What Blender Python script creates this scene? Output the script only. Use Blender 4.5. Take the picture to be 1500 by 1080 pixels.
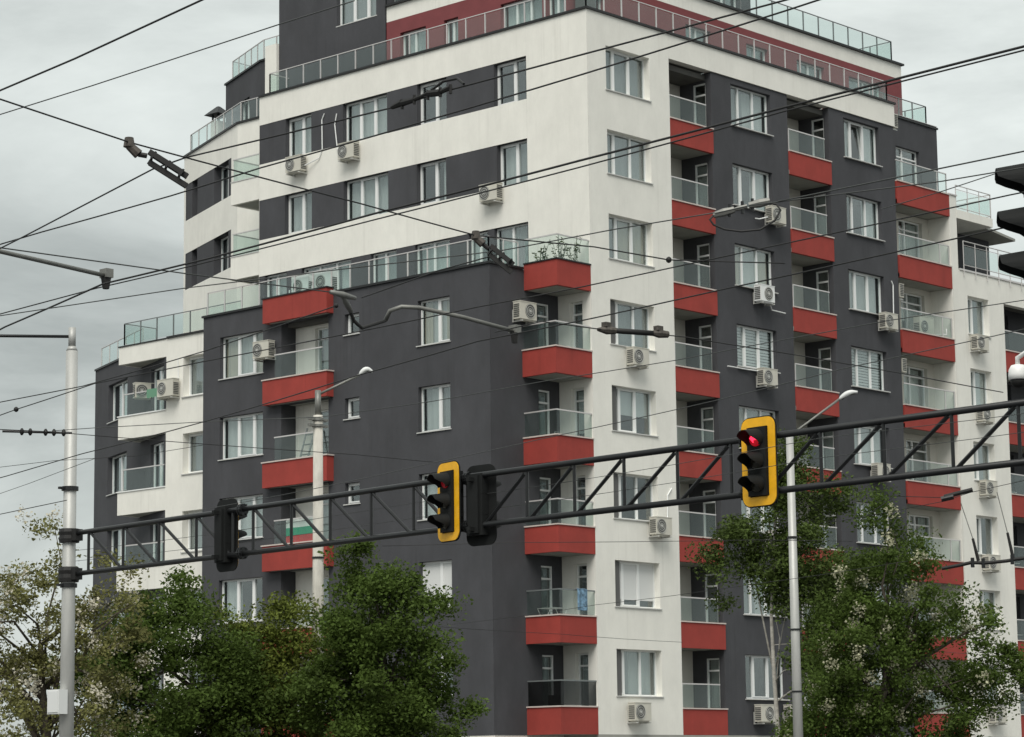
import bpy, bmesh, math, random
import numpy as np
from mathutils import Vector, Matrix

for o in list(bpy.data.objects):
    bpy.data.objects.remove(o, do_unlink=True)
S = bpy.context.scene
COL = S.collection
R = math.radians

# ------------------------------------------------------------------ camera, sky, sun, exposure
cd = bpy.data.cameras.new('camera'); CAM = bpy.data.objects.new('camera', cd); COL.objects.link(CAM)
cd.sensor_fit = 'HORIZONTAL'; cd.sensor_width = 36.0; cd.lens = 91.98
cd.clip_start = 0.5; cd.clip_end = 3000
m = Matrix(((0.6784781, -0.1060449, -0.7269263), (-0.7345212, -0.1142022, -0.6689069), (-0.0120824, 0.9877815, -0.1553759)))
CAM.matrix_world = Matrix.Translation((-63.5614, -54.9380, 1.70)) @ m.to_4x4()
S.camera = CAM

SUN_EL, SUN_AZ = 52.0, R(236)          # azimuth measured clockwise from +Y
W = bpy.data.worlds.new('World'); S.world = W; W.use_nodes = True
nt = W.node_tree; nt.nodes.clear()
def N(t, **k):
    n = nt.nodes.new(t)
    for a, b in k.items(): setattr(n, a, b)
    return n
def LK(a, b): nt.links.new(a, b)
sky = N('ShaderNodeTexSky', sky_type='NISHITA', sun_disc=False)
sky.sun_elevation = R(SUN_EL); sky.sun_rotation = SUN_AZ; sky.altitude = 500; sky.dust_density = 3
tc = N('ShaderNodeTexCoord'); mp = N('ShaderNodeMapping'); mp.inputs['Scale'].default_value = (1, 1, 2.6)
mp.inputs['Location'].default_value = (0.35, 0.1, 0.2)
LK(tc.outputs['Generated'], mp.inputs['Vector'])
n1 = N('ShaderNodeTexNoise'); n1.inputs['Scale'].default_value = 3.0; n1.inputs['Detail'].default_value = 9; n1.inputs['Roughness'].default_value = .58
n1.inputs['Distortion'].default_value = .5
LK(mp.outputs['Vector'], n1.inputs['Vector'])
cr = N('ShaderNodeValToRGB')
cr.color_ramp.elements[0].position = .34; cr.color_ramp.elements[0].color = (2.5, 2.70, 2.59, 1)
cr.color_ramp.elements[1].position = .66; cr.color_ramp.elements[1].color = (5.40, 5.72, 5.50, 1)
LK(n1.outputs['Fac'], cr.inputs['Fac'])
mx = N('ShaderNodeMix', data_type='RGBA'); mx.inputs['Factor'].default_value = .95
LK(sky.outputs['Color'], mx.inputs['A']); LK(cr.outputs['Color'], mx.inputs['B'])
bg = N('ShaderNodeBackground'); bg.inputs['Strength'].default_value = .094
LK(mx.outputs['Result'], bg.inputs['Color'])
wo = N('ShaderNodeOutputWorld'); LK(bg.outputs['Background'], wo.inputs['Surface'])

sl = bpy.data.lights.new('sun', 'SUN'); sl.energy = 1.5; sl.angle = R(38); sl.color = (1, .965, .90)
so = bpy.data.objects.new('sun', sl); COL.objects.link(so)
ld = Vector((math.sin(SUN_AZ)*math.cos(R(SUN_EL)), math.cos(SUN_AZ)*math.cos(R(SUN_EL)), math.sin(R(SUN_EL))))
so.rotation_euler = ld.to_track_quat('Z', 'Y').to_euler()
so.location = (-60, -40, 80)
vs = S.view_settings; vs.view_transform = 'Standard'; vs.look = 'None'; vs.exposure = 0.82; vs.gamma = 1.0
vs.use_curve_mapping = False

# ------------------------------------------------------------------ materials
MATS = {}
def mat(name, col, rough=.8, metal=0., var=.0, scale=(2, 2, 2), bump=0., bscale=40., streak=0., spec=.5, emit=None, trans=0.):
    M = bpy.data.materials.new(name); M.use_nodes = True; t = M.node_tree; p = t.nodes['Principled BSDF']
    p.inputs['Base Color'].default_value = (*col, 1); p.inputs['Roughness'].default_value = rough
    p.inputs['Metallic'].default_value = metal; p.inputs['Specular IOR Level'].default_value = spec
    c = t.nodes.new('ShaderNodeTexCoord')
    last = None
    def mul(fac_sock, lo, hi, prev):
        mr = t.nodes.new('ShaderNodeMapRange'); mr.inputs['From Min'].default_value = .3; mr.inputs['From Max'].default_value = .7
        mr.inputs['To Min'].default_value = lo; mr.inputs['To Max'].default_value = hi
        t.links.new(fac_sock, mr.inputs['Value'])
        x = t.nodes.new('ShaderNodeMix'); x.data_type = 'RGBA'; x.blend_type = 'MULTIPLY'; x.inputs['Factor'].default_value = 1
        if prev is None: x.inputs['A'].default_value = (*col, 1)
        else: t.links.new(prev, x.inputs['A'])
        cc = t.nodes.new('ShaderNodeCombineColor')
        for i in range(3): t.links.new(mr.outputs['Result'], cc.inputs[i])
        t.links.new(cc.outputs['Color'], x.inputs['B'])
        return x.outputs['Result']
    def noise(sc, detail=5, rg=.6):
        mpg = t.nodes.new('ShaderNodeMapping'); mpg.inputs['Scale'].default_value = sc
        t.links.new(c.outputs['Object'], mpg.inputs['Vector'])
        n = t.nodes.new('ShaderNodeTexNoise'); n.inputs['Scale'].default_value = 1; n.inputs['Detail'].default_value = detail; n.inputs['Roughness'].default_value = rg
        t.links.new(mpg.outputs['Vector'], n.inputs['Vector']); return n.outputs['Fac']
    if var: last = mul(noise(scale), 1 - var, 1 + var, last)
    if streak:
        last = mul(noise((.5, .5, .22), 6, .62), 1 - streak*.55, 1 + streak * .25, last)      # broad fading
        last = mul(noise((1.6, 1.6, .9), 8, .72), 1 - streak * .8, 1 + streak * .25, last)  # blotches of dirt
        f1 = noise((5.5, 5.5, .10), 4, .6); f2 = noise((.45, .45, .30), 3, .5)                # rain streaks, only here and there
        k1 = t.nodes.new('ShaderNodeMapRange'); k1.inputs['From Min'].default_value = .52; k1.inputs['From Max'].default_value = .72; t.links.new(f1, k1.inputs['Value'])
        k2 = t.nodes.new('ShaderNodeMapRange'); k2.inputs['From Min'].default_value = .46; k2.inputs['From Max'].default_value = .62; t.links.new(f2, k2.inputs['Value'])
        km = t.nodes.new('ShaderNodeMath'); km.operation = 'MULTIPLY'; t.links.new(k1.outputs['Result'], km.inputs[0]); t.links.new(k2.outputs['Result'], km.inputs[1])
        ks = t.nodes.new('ShaderNodeMath'); ks.operation = 'MULTIPLY'; ks.inputs[1].default_value = min(1., streak*2.6); t.links.new(km.outputs['Value'], ks.inputs[0])
        xs = t.nodes.new('ShaderNodeMix'); xs.data_type = 'RGBA'; t.links.new(ks.outputs['Value'], xs.inputs['Factor']); t.links.new(last, xs.inputs['A'])
        xs.inputs['B'].default_value = (col[0]*.55, col[1]*.54, col[2]*.52, 1); last = xs.outputs['Result']
    if last is not None: t.links.new(last, p.inputs['Base Color'])
    if bump:
        b = t.nodes.new('ShaderNodeBump'); b.inputs['Strength'].default_value = bump; b.inputs['Distance'].default_value = .02
        t.links.new(noise((bscale,)*3, 3), b.inputs['Height']); t.links.new(b.outputs['Normal'], p.inputs['Normal'])
    if emit:
        p.inputs['Emission Color'].default_value = (*emit[0], 1); p.inputs['Emission Strength'].default_value = emit[1]
    if trans:
        o = t.nodes['Material Output']; tr = t.nodes.new('ShaderNodeBsdfTranslucent'); ms = t.nodes.new('ShaderNodeMixShader'); ms.inputs['Fac'].default_value = trans
        if last is not None: t.links.new(last, tr.inputs['Color'])
        else: tr.inputs['Color'].default_value = (*col, 1)
        t.links.new(p.outputs['BSDF'], ms.inputs[1]); t.links.new(tr.outputs['BSDF'], ms.inputs[2]); t.links.new(ms.outputs['Shader'], o.inputs['Surface'])
    MATS[name] = M; return M
def glass(name, tint, gloss, rough=.02, film=0., filmcol=(.6, .65, .62)):
    M = bpy.data.materials.new(name); M.use_nodes = True; t = M.node_tree; t.nodes.clear()
    o = t.nodes.new('ShaderNodeOutputMaterial'); tr = t.nodes.new('ShaderNodeBsdfTransparent'); tr.inputs['Color'].default_value = (*tint, 1)
    g = t.nodes.new('ShaderNodeBsdfGlossy'); g.inputs['Roughness'].default_value = rough; g.inputs['Color'].default_value = (.92, .97, .98, 1)
    lw = t.nodes.new('ShaderNodeLayerWeight'); pw_ = t.nodes.new('ShaderNodeMath'); pw_.operation = 'POWER'; pw_.inputs[1].default_value = 4.2
    t.links.new(lw.outputs['Facing'], pw_.inputs[0])
    ad = t.nodes.new('ShaderNodeMath'); ad.operation = 'ADD'; ad.use_clamp = True; ad.inputs[1].default_value = gloss
    t.links.new(pw_.outputs['Value'], ad.inputs[0])
    ms = t.nodes.new('ShaderNodeMixShader'); t.links.new(ad.outputs['Value'], ms.inputs['Fac'])
    t.links.new(tr.outputs['BSDF'], ms.inputs[1]); t.links.new(g.outputs['BSDF'], ms.inputs[2])
    out = ms.outputs['Shader']
    if film:
        df = t.nodes.new('ShaderNodeBsdfDiffuse'); df.inputs['Color'].default_value = (*filmcol, 1)
        m2 = t.nodes.new('ShaderNodeMixShader'); m2.inputs['Fac'].default_value = film
        t.links.new(out, m2.inputs[1]); t.links.new(df.outputs['BSDF'], m2.inputs[2]); out = m2.outputs['Shader']
    t.links.new(out, o.inputs['Surface']); MATS[name] = M; return M

mat('white_render', (.85, .835, .775), .9, streak=.105, bump=.25)
mat('dark_render', (.062, .063, .070), .88, var=.14, streak=.2, scale=(.6, .6, .35), bump=.25)
mat('red_render', (.335, .045, .034), .8, var=.10, streak=.16, scale=(1.5, 1.5, 1.5), bump=.2)
mat('maroon_render', (.20, .050, .054), .85, var=.08, bump=.2)
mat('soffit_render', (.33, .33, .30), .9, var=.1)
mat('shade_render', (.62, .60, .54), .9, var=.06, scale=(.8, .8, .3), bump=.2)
mat('coping_dark', (.022, .023, .024), .45, metal=.3)
mat('cap_stone', (.60, .52, .48), .7, var=.1, scale=(4, 4, 4))
mat('pvc', (.80, .81, .80), .35)
mat('sill_metal', (.55, .55, .53), .45, var=.08, scale=(5, 5, 5))
mat('room', (.12, .12, .118), .95)
mat('net', (.82, .84, .82), .95, trans=.3)
mat('drape_beige', (.55, .50, .40), .95, trans=.15)
mat('drape_grey', (.36, .37, .37), .95, trans=.15)
mat('blind', (.66, .67, .66), .8)
mat('alu', (.62, .60, .59), .4, metal=.35)
mat('alu_dark', (.22, .24, .24), .45, metal=.4)
mat('ac_white', (.58, .56, .49), .55, var=.06, scale=(3, 3, 3))
mat('ac_grille', (.10, .10, .095), .6)
mat('ac_steel', (.55, .55, .52), .45, metal=.3)
mat('steel_pole', (.46, .46, .44), .5, metal=.25, var=.12, scale=(6, 6, 1.2), bump=.1, bscale=30)
mat('concrete_pole', (.50, .48, .43), .9, var=.22, scale=(5, 5, 1.5), bump=.3, bscale=25)
mat('black_steel', (.016, .017, .018), .42, metal=.2, var=.15, scale=(3, 3, 3))
mat('black_rubber', (.010, .0095, .009), .65, var=.2, scale=(20, 20, 20))
mat('cable', (.018, .018, .018), .6)
mat('cable_pale', (.07, .074, .072), .5, metal=.3)
mat('zinc', (.20, .20, .185), .5, metal=.35, var=.15, scale=(10, 10, 10))
mat('rusty_iron', (.085, .075, .065), .7, metal=.3, var=.5, scale=(25, 25, 25))
mat('signal_black', (.011, .012, .012), .75, spec=.25, var=.15, scale=(6, 6, 6))
mat('signal_yellow', (.86, .44, .008), .5, var=.10, scale=(7, 7, 7))
mat('lens_red', (.30, .01, .02), .25, emit=((1, .01, .03), .16))
mat('lit_red', (.6, .03, .05), .3, emit=((1, .03, .08), 1.3))
mat('lens_red_dim', (.20, .01, .015), .25, emit=((1, .02, .04), .04))
mat('lens_off', (.03, .028, .02), .2)
mat('lamp_white', (.72, .73, .72), .4)
mat('camera_white', (.80, .80, .78), .35)
mat('bark', (.085, .070, .055), .95, var=.3, scale=(8, 8, 3), bump=.6, bscale=14)
mat('birch_bark', (.42, .40, .36), .9, var=.3, scale=(6, 6, 14))
mat('asphalt', (.05, .05, .052), .9, var=.15, scale=(.5, .5, .5), bump=.3, bscale=60)
mat('paving', (.11, .108, .10), .9, var=.15, scale=(2, 2, 2))
mat('kerb', (.36, .35, .33), .9, var=.12)
mat('road_paint', (.78, .78, .75), .7, var=.1, scale=(5, 5, 5))
mat('flag_white', (.75, .75, .73), .9); mat('flag_green', (.02, .30, .17), .9); mat('flag_red', (.50, .04, .04), .9)
mat('cloth_blue', (.14, .24, .34), .9, var=.8, scale=(9, 9, 9)); mat('cloth_green', (.14, .30, .20), .9)
mat('leaf_deep', (.080, .122, .026), .6, var=.45, scale=(1.3, 1.3, 1.3), spec=.12, trans=.36)
mat('leaf_fresh', (.074, .108, .027), .55, var=.5, scale=(1.0, 1.0, 1.0), spec=.12, trans=.25)
mat('leaf_olive', (.112, .138, .026), .6, var=.5, scale=(1.2, 1.2, 1.2), spec=.12, trans=.2)
mat('leaf_pale', (.165, .165, .060), .6, var=.5, scale=(1.2, 1.2, 1.2), spec=.12, trans=.25)
mat('blossom', (.50, .49, .34), .8, var=.25, scale=(3, 3, 3), trans=.3)
mat('blossom_cream', (.62, .58, .47), .8, var=.25, scale=(3, 3, 3), trans=.3)
glass('pane_glass', (.88, .915, .91), .11)
glass('rail_glass', (.90, .945, .93), .026, film=.010, filmcol=(.62, .74, .72))
glass('smoke_glass', (.42, .43, .43), .02, film=.04, filmcol=(.1, .1, .1))

# ------------------------------------------------------------------ mesh helpers
class MB:
    def __init__(s): s.v = []; s.f = []; s.m = []
    def face(s, pts, m=0):
        i = len(s.v); s.v += [tuple(p) for p in pts]; s.f.append(tuple(range(i, i+len(pts)))); s.m.append(m)
    def hexa(s, p, m=0):                     # p: 4 bottom, 4 top
        i = len(s.v); s.v += [tuple(q) for q in p]
        for a in ((3, 2, 1, 0), (4, 5, 6, 7), (0, 1, 5, 4), (1, 2, 6, 5), (2, 3, 7, 6), (3, 0, 4, 7)):
            s.f.append(tuple(i+k for k in a)); s.m.append(m)
    def box(s, x0, x1, y0, y1, z0, z1, m=0):
        s.hexa([(x0, y0, z0), (x1, y0, z0), (x1, y1, z0), (x0, y1, z0), (x0, y0, z1), (x1, y0, z1), (x1, y1, z1), (x0, y1, z1)], m)
    def fbox(s, fr, u0, u1, d0, d1, z0, z1, m=0):
        P = fr.p
        s.hexa([P(u0, d0, z0), P(u1, d0, z0), P(u1, d1, z0), P(u0, d1, z0), P(u0, d0, z1), P(u1, d0, z1), P(u1, d1, z1), P(u0, d1, z1)], m)
    def prism(s, poly, z0, z1, m=0):
        n = len(poly); i = len(s.v)
        s.v += [(x, y, z0) for x, y in poly] + [(x, y, z1) for x, y in poly]
        s.f.append(tuple(i+k for k in reversed(range(n)))); s.m.append(m)
        s.f.append(tuple(i+n+k for k in range(n))); s.m.append(m)
        for k in range(n):
            j = (k+1) % n; s.f.append((i+k, i+j, i+n+j, i+n+k)); s.m.append(m)
    def tube(s, path, r, n=8, m=0, caps=True):
        P = [Vector(p) for p in path]; rr = r if isinstance(r, (list, tuple)) else [r]*len(P)
        i0 = len(s.v); up = Vector((0, 0, 1)); prev = None
        for k, p in enumerate(P):
            t = (P[min(k+1, len(P)-1)] - P[max(k-1, 0)]).normalized()
            if prev is None:
                a = t.cross(up)
                if a.length < .1: a = t.cross(Vector((1, 0, 0)))
                a.normalize()
            else:
                a = (prev - t*prev.dot(t)).normalized()
            prev = a; b = t.cross(a)
            for j in range(n):
                an = 2*math.pi*j/n; s.v.append(tuple(p + (a*math.cos(an)+b*math.sin(an))*rr[k]))
        for k in range(len(P)-1):
            for j in range(n):
                q = (j+1) % n; s.f.append((i0+k*n+j, i0+k*n+q, i0+(k+1)*n+q, i0+(k+1)*n+j)); s.m.append(m)
        if caps:
            s.f.append(tuple(i0+j for j in reversed(range(n)))); s.m.append(m)
            e = i0+(len(P)-1)*n; s.f.append(tuple(e+j for j in range(n))); s.m.append(m)
    def lathe(s, prof, origin, axis, n=16, m=0):    # prof: (r, h) along axis
        ax = Vector(axis).normalized(); a = ax.cross(Vector((0, 0, 1)))
        if a.length < .1: a = ax.cross(Vector((1, 0, 0)))
        a.normalize(); b = ax.cross(a); o = Vector(origin); i0 = len(s.v)
        for r, h in prof:
            for j in range(n):
                an = 2*math.pi*j/n; s.v.append(tuple(o+ax*h+(a*math.cos(an)+b*math.sin(an))*r))
        for k in range(len(prof)-1):
            for j in range(n):
                q = (j+1) % n; s.f.append((i0+k*n+j, i0+k*n+q, i0+(k+1)*n+q, i0+(k+1)*n+j)); s.m.append(m)
        s.f.append(tuple(i0+j for j in reversed(range(n)))); s.m.append(m)
        e = i0+(len(prof)-1)*n; s.f.append(tuple(e+j for j in range(n))); s.m.append(m)
    def build(s, name, mats, parent=None, smooth=False, label=None, recalc=True):
        if isinstance(mats, str): mats = [mats]
        off = Vector(parent['_o']) if parent is not None and '_o' in parent else Vector((0, 0, 0))
        me = bpy.data.meshes.new(name)
        me.from_pydata([(x-off.x, y-off.y, z-off.z) for x, y, z in s.v], [], s.f)
        for q in mats: me.materials.append(MATS[q])
        me.polygons.foreach_set('material_index', s.m)
        if recalc:
            b = bmesh.new(); b.from_mesh(me); bmesh.ops.recalc_face_normals(b, faces=b.faces); b.to_mesh(me); b.free()
        if smooth: me.shade_smooth() if hasattr(me, 'shade_smooth') else None
        me.update()
        o = bpy.data.objects.new(name, me); COL.objects.link(o)
        if parent is not None:
            o.parent = parent
            o['_o'] = tuple(off)
        if label: o['label'] = label
        return o
class Fr:                                    # a facade frame: u along the wall, d outward, z up
    def __init__(s, o, u, n): s.o = o; s.u = u; s.n = n
    def p(s, u, d, z): return (s.o[0]+s.u[0]*u+s.n[0]*d, s.o[1]+s.u[1]*u+s.n[1]*d, z)
def thing(name, label, cat, loc=(0, 0, 0), group=None):
    o = bpy.data.objects.new(name, None); COL.objects.link(o); o.location = loc; o.empty_display_size = .3
    o['label'] = label; o['category'] = cat; o['_o'] = tuple(loc)
    if group: o['group'] = group
    return o
def tag(o, label, cat, group=None, kind=None):
    if label: o['label'] = label
    if cat: o['category'] = cat
    if group: o['group'] = group
    if kind: o['kind'] = kind
    return o
def offset(path, d):                         # polyline offset to the left by d
    P = [Vector(p) for p in path]; out = []
    for k in range(len(P)):
        ns = []
        if k > 0: t = (P[k]-P[k-1]).normalized(); ns.append(Vector((-t.y, t.x)))
        if k < len(P)-1: t = (P[k+1]-P[k]).normalized(); ns.append(Vector((-t.y, t.x)))
        n = sum(ns, Vector((0, 0)))
        if n.length < 1e-6: n = ns[0]
        n.normalize(); out.append(P[k]+n*(d/max(.3, n.dot(ns[0]))))
    return [tuple(q) for q in out]
def band(path, a, b):                        # polygon between two offsets of a polyline
    return offset(path, a)+list(reversed(offset(path, b)))

# ------------------------------------------------------------------ setting
def struct(mb, name, mt):
    o = mb.build(name, mt); o['kind'] = 'structure'; return o
g = MB(); g.face([(-900, -900, -.13), (900, -900, -.13), (900, 900, -.13), (-900, 900, -.13)]); struct(g, 'ground', 'asphalt')
g = MB(); g.box(-66, -38.4, -160, 200, -.126, -.02); struct(g, 'road', 'asphalt')
g = MB(); g.box(-38.4, 200, -48, -22.4, -.126, -.02); struct(g, 'road', 'asphalt')
g = MB(); g.box(-38.1, 60, -22.1, 70, -.12, 0); struct(g, 'pavement', 'paving')
g = MB(); g.prism(band([(-38.25, 70), (-38.25, -22.25), (60, -22.25)], .15, -.15), -.12, .02); struct(g, 'kerb', 'kerb')
for y in range(-18, 60, 9):
    g = MB(); g.box(-52.1, -51.95, y, y+4, -.02, -.014); struct(g, 'road_marking', 'road_paint')

# ------------------------------------------------------------------ the apartment block
H = 2.867
def b(k): return 3.10 + H*k
BL = thing('apartment_building', 'tall grey, white and red apartment block with glass balconies on the street corner', 'building')
rng = random.Random(11)

def wall(fr, u0, u1, z0, z1, mt, holes=(), d=0., th=.30, label=None, name='wall', ret=''):
    mb = MB()
    us = sorted({u0, u1} | {h[0] for h in holes} | {h[1] for h in holes}); zs = sorted({z0, z1} | {h[2] for h in holes} | {h[3] for h in holes})
    us = [u for u in us if u0-1e-6 <= u <= u1+1e-6]; zs = [z for z in zs if z0-1e-6 <= z <= z1+1e-6]
    P = fr.p
    for a, c in zip(us, us[1:]):
        for e, f in zip(zs, zs[1:]):
            cu, cz = (a+c)/2, (e+f)/2
            if any(h[0] < cu < h[1] and h[2] < cz < h[3] for h in holes): continue
            mb.face([P(a, d, e), P(c, d, e), P(c, d, f), P(a, d, f)])
    for hi, (a, c, e, f) in enumerate(list(holes)+[(u0, u1, z0, z1)]):
        for side, q in zip('LRBT', (((a, e), (a, f)), ((c, e), (c, f)), ((a, e), (c, e)), ((a, f), (c, f)))):
            if hi == len(holes) and side not in ret: continue
            (x0, y0), (x1, y1) = q
            mb.face([P(x0, d, y0), P(x1, d, y1), P(x1, d-th, y1), P(x0, d-th, y0)])
    return mb.build(name, mt, BL, recalc=False, label=label)

def curtain(fr, u0, u1, z0, z1, d, mt, par, folds=9):
    mb = MB(); n = max(8, int((u1-u0)*14)); ph = rng.random()*6
    pts = [(u0+(u1-u0)*i/n, d+.025*math.sin(ph+i*folds*.62)+.012*math.sin(i*1.7+ph)) for i in range(n+1)]
    for (a, da), (c, dc) in zip(pts, pts[1:]):
        mb.face([fr.p(a, da, z0), fr.p(c, dc, z0), fr.p(c, dc, z1), fr.p(a, da, z1)])
    mb.build('curtain', mt, par, recalc=False, smooth=True)

def window(fr, u0, u1, z0, z1, splits=(.26, .63), d=-.19, sill=True, style=None, door=False, transom=0., name='window', tilt=None, sash=(), depth=1.1, pad=.25):
    """frame in the reveal, one mesh; panes, curtains and sill as its sub-parts"""
    w, dd = .055, .07
    f = MB(); e = .001
    f.fbox(fr, u0+e, u0+w, d-dd, d, z0+e, z1-e); f.fbox(fr, u1-w, u1-e, d-dd, d, z0+e, z1-e)
    f.fbox(fr, u0+w, u1-w, d-dd, d, z1-w, z1-e); f.fbox(fr, u0+w, u1-w, d-dd, d, z0+e, z0+w)
    us = [u0]+[u0+(u1-u0)*s for s in splits]+[u1]
    for u in us[1:-1]: f.fbox(fr, u-.042, u+.042, d-dd+.005, d+.012, z0+w, z1-w)
    cells = []
    for i in range(len(us)-1):
        a = us[i]+(w if i == 0 else .042); c = us[i+1]-(w if i == len(us)-2 else .042)
        if transom: cells += [(a, c, z0+w, z1-transom-.03, i), (a, c, z1-transom+.03, z1-w, i)]; f.fbox(fr, a, c, d-dd+.006, d+.008, z1-transom-.03, z1-transom+.03)
        else: cells.append((a, c, z0+w, z1-w, i))
    for a, c, p, q, i in cells:
        if i in sash:                       # opening sash: a second, inner frame
            t = .04
            f.fbox(fr, a, a+t, d-.05, d+.016, p, q); f.fbox(fr, c-t, c, d-.05, d+.016, p, q)
            f.fbox(fr, a+t, c-t, d-.05, d+.016, p, p+t); f.fbox(fr, a+t, c-t, d-.05, d+.016, q-t, q)
    r0, r1 = d-dd, d-dd-depth                    # the room behind
    P = fr.p; a, c, p, q = u0-pad, u1+pad, z0-(.02 if door else .5), z1+.12
    f.face([P(a, r1, p), P(c, r1, p), P(c, r1, q), P(a, r1, q)], 1)
    f.face([P(a, r0-.06, p), P(a, r1, p), P(a, r1, q), P(a, r0-.06, q)], 1); f.face([P(c, r0-.06, p), P(c, r1, p), P(c, r1, q), P(c, r0-.06, q)], 1)
    f.face([P(a, r0-.06, q), P(c, r0-.06, q), P(c, r1, q), P(a, r1, q)], 1); f.face([P(a, r0-.06, p), P(c, r0-.06, p), P(c, r1, p), P(a, r1, p)], 1)
    o = f.build(name, ['pvc', 'room'], BL)
    for a, c, p, q, i in cells:
        if tilt == i:
            g = MB(); t = .05; k = .17
            def T(u, v): return fr.p(u, d-.02-k*(v-p)/(q-p)*1.0, v)
            for (x0, x1, v0, v1) in ((a, a+t, p, q), (c-t, c, p, q), (a+t, c-t, p, p+t), (a+t, c-t, q-t, q)):
                pts = [T(x0, v0), T(x1, v0), T(x1, v1), T(x0, v1)]
                back = [(y[0]-fr.n[0]*.05, y[1]-fr.n[1]*.05, y[2]) for y in pts]
                g.hexa(back+pts)
            g.build('tilted_sash', 'pvc', o)
            g = MB(); g.face([T(a+t, p+t), T(c-t, p+t), T(c-t, q-t), T(a+t, q-t)]); g.build('pane', 'pane_glass', o, recalc=False)
        else:
            g = MB(); g.fbox(fr, a-.004, c+.004, d-.042, d-.034, p-.004, q+.004); g.build('pane', 'pane_glass', o)
    cd_ = d-dd-.10; L = u1-u0; zt = z1-.06; zb = z0+.02
    st = style or rng.choice(['net', 'netbeige', 'sides', 'right', 'left', 'grey', 'none', 'none', 'half', 'slats', 'rollerlow'])
    if st in ('net', 'netbeige', 'half'): curtain(fr, u0+.03, u1-.03, zb, zt, cd_-.06, 'net', o, 11)
    if st == 'netbeige': curtain(fr, u0+.03, u0+L*.30, zb, zt, cd_, 'drape_beige', o, 7); curtain(fr, u0+L*.74, u1-.03, zb, zt, cd_, 'drape_beige', o, 7)
    if st == 'half': curtain(fr, u0+.03, u0+L*.45, zb, zt, cd_, 'drape_grey', o, 5)
    if st in ('sides', 'left'): curtain(fr, u0+.03, u0+L*.30, zb, zt, cd_, 'net', o, 8)
    if st in ('sides', 'right'): curtain(fr, u0+L*.62, u1-.03, zb, zt, cd_, 'net', o, 8)
    if st == 'beigeright': curtain(fr, u0+L*.4, u1-.03, zb, zt, cd_, 'drape_beige', o, 8); curtain(fr, u0+.03, u0+L*.3, zb, zt, cd_, 'drape_grey', o, 8)
    if st == 'grey': curtain(fr, u0+.03, u1-.03, zb, zt, cd_, 'drape_grey', o, 10)
    if st == 'slats':
        s = MB(); n = 13
        for i in range(n):
            z = zb+.05+(zt-zb-.05)*i/n; s.fbox(fr, u0+.04, u1-.04, cd_-.02, cd_+.02, z, z+.075)
        s.build('blind', 'blind', o)
    if st in ('roller', 'rollerlow'):
        z_ = z0+(z1-z0)*(.17 if st == 'roller' else .42)
        s = MB(); s.fbox(fr, u0+.05, u1-.05, d-.032, d-.012, z_, z1-.05) if st == 'roller' else s.fbox(fr, u0+.04, u1-.04, cd_-.01, cd_+.01, z_, zt)
        s.build('blind', 'blind', o)
    if sill:
        s = MB(); s.fbox(fr, u0-.05, u1+.05, d+.005, .045, z0-.035, z0-.002); s.build('sill', 'sill_metal', o)
    return o

def balcony(path, z0, z1, mt, slab=None, cap='cap_stone', th=.13, soffit=True, glass_h=.78, gl='rail_glass', gpath=None, label=None, posts=(), capout=.035, capth=.045, rail='alu'):
    """coloured parapet along a path (inside on its left) with cap, slab, glass and handrail as sub-parts"""
    mb = MB(); mb.prism(band(path, 0, th), z0, z1)
    o = mb.build('balcony', mt, BL, label=label)
    c = MB(); c.prism(band(path, -capout, th+.03), z1+.002, z1+capth); c.build('cap', cap, o)
    if slab:
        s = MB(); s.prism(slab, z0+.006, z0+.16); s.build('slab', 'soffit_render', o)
    if glass_h:
        gp = gpath or offset(path, .065)
        zb = z1+capth+.02
        for a, c2 in zip(gp, gp[1:]):
            L = (Vector(c2)-Vector(a)).length; n = max(1, round(L/1.5))
            for i in range(n):
                p = Vector(a).lerp(Vector(c2), i/n); q = Vector(a).lerp(Vector(c2), (i+1)/n); t = (q-p).normalized()*.012
                s = MB(); s.prism(band([tuple(p+t), tuple(q-t)], -.005, .005), zb, zb+glass_h-.03); s.build('glass_panel', gl, o)
        r = MB(); r.prism(band(gp, -.022, .022), zb+glass_h-.03, zb+glass_h+.012)
        for pu in posts: r.box(pu[0]-.02, pu[0]+.02, pu[1]-.02, pu[1]+.02, zb-.02, zb+glass_h-.03)
        r.build('handrail', rail, o)
    return o

def railing(path, z0, h=.78, sp=.90, post='alu', gl='rail_glass', base=True, ends=True):
    r = MB(); r.prism(band(path, -.02, .02), z0+h-.03, z0+h)
    o = r.build('railing', post, BL)
    for a, c in zip(path, path[1:]):
        A, C_ = Vector(a), Vector(c); L = (C_-A).length; n = max(1, round(L/sp)); t = (C_-A).normalized(); s_ = Vector((-t.y, t.x))
        for i in range(n+1):
            p = A.lerp(C_, i/n)
            q = MB(); q.prism([tuple(p+t*x*.02+s_*y*.02) for x, y in ((-1, -1), (1, -1), (1, 1), (-1, 1))], z0, z0+h-.032); q.build('post', post, o)
            if i < n:
                p2 = A.lerp(C_, (i+1)/n)
                q = MB(); q.prism(band([tuple(p+t*.035), tuple(p2-t*.035)], -.004, .004), z0+.05, z0+h-.06); q.build('glass_panel', gl, o)
    return o
def coping(path, z, th=.34, out=.06, h=.075, mt='coping_dark'):
    mb = MB(); mb.prism(band(path, -out, th), z, z+h); return mb.build('coping', mt, BL)
def slabpart(poly, z0, z1, mt, name='roof', label=None):
    mb = MB(); mb.prism(poly, z0, z1); return mb.build(name, mt, BL, label=label)

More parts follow.
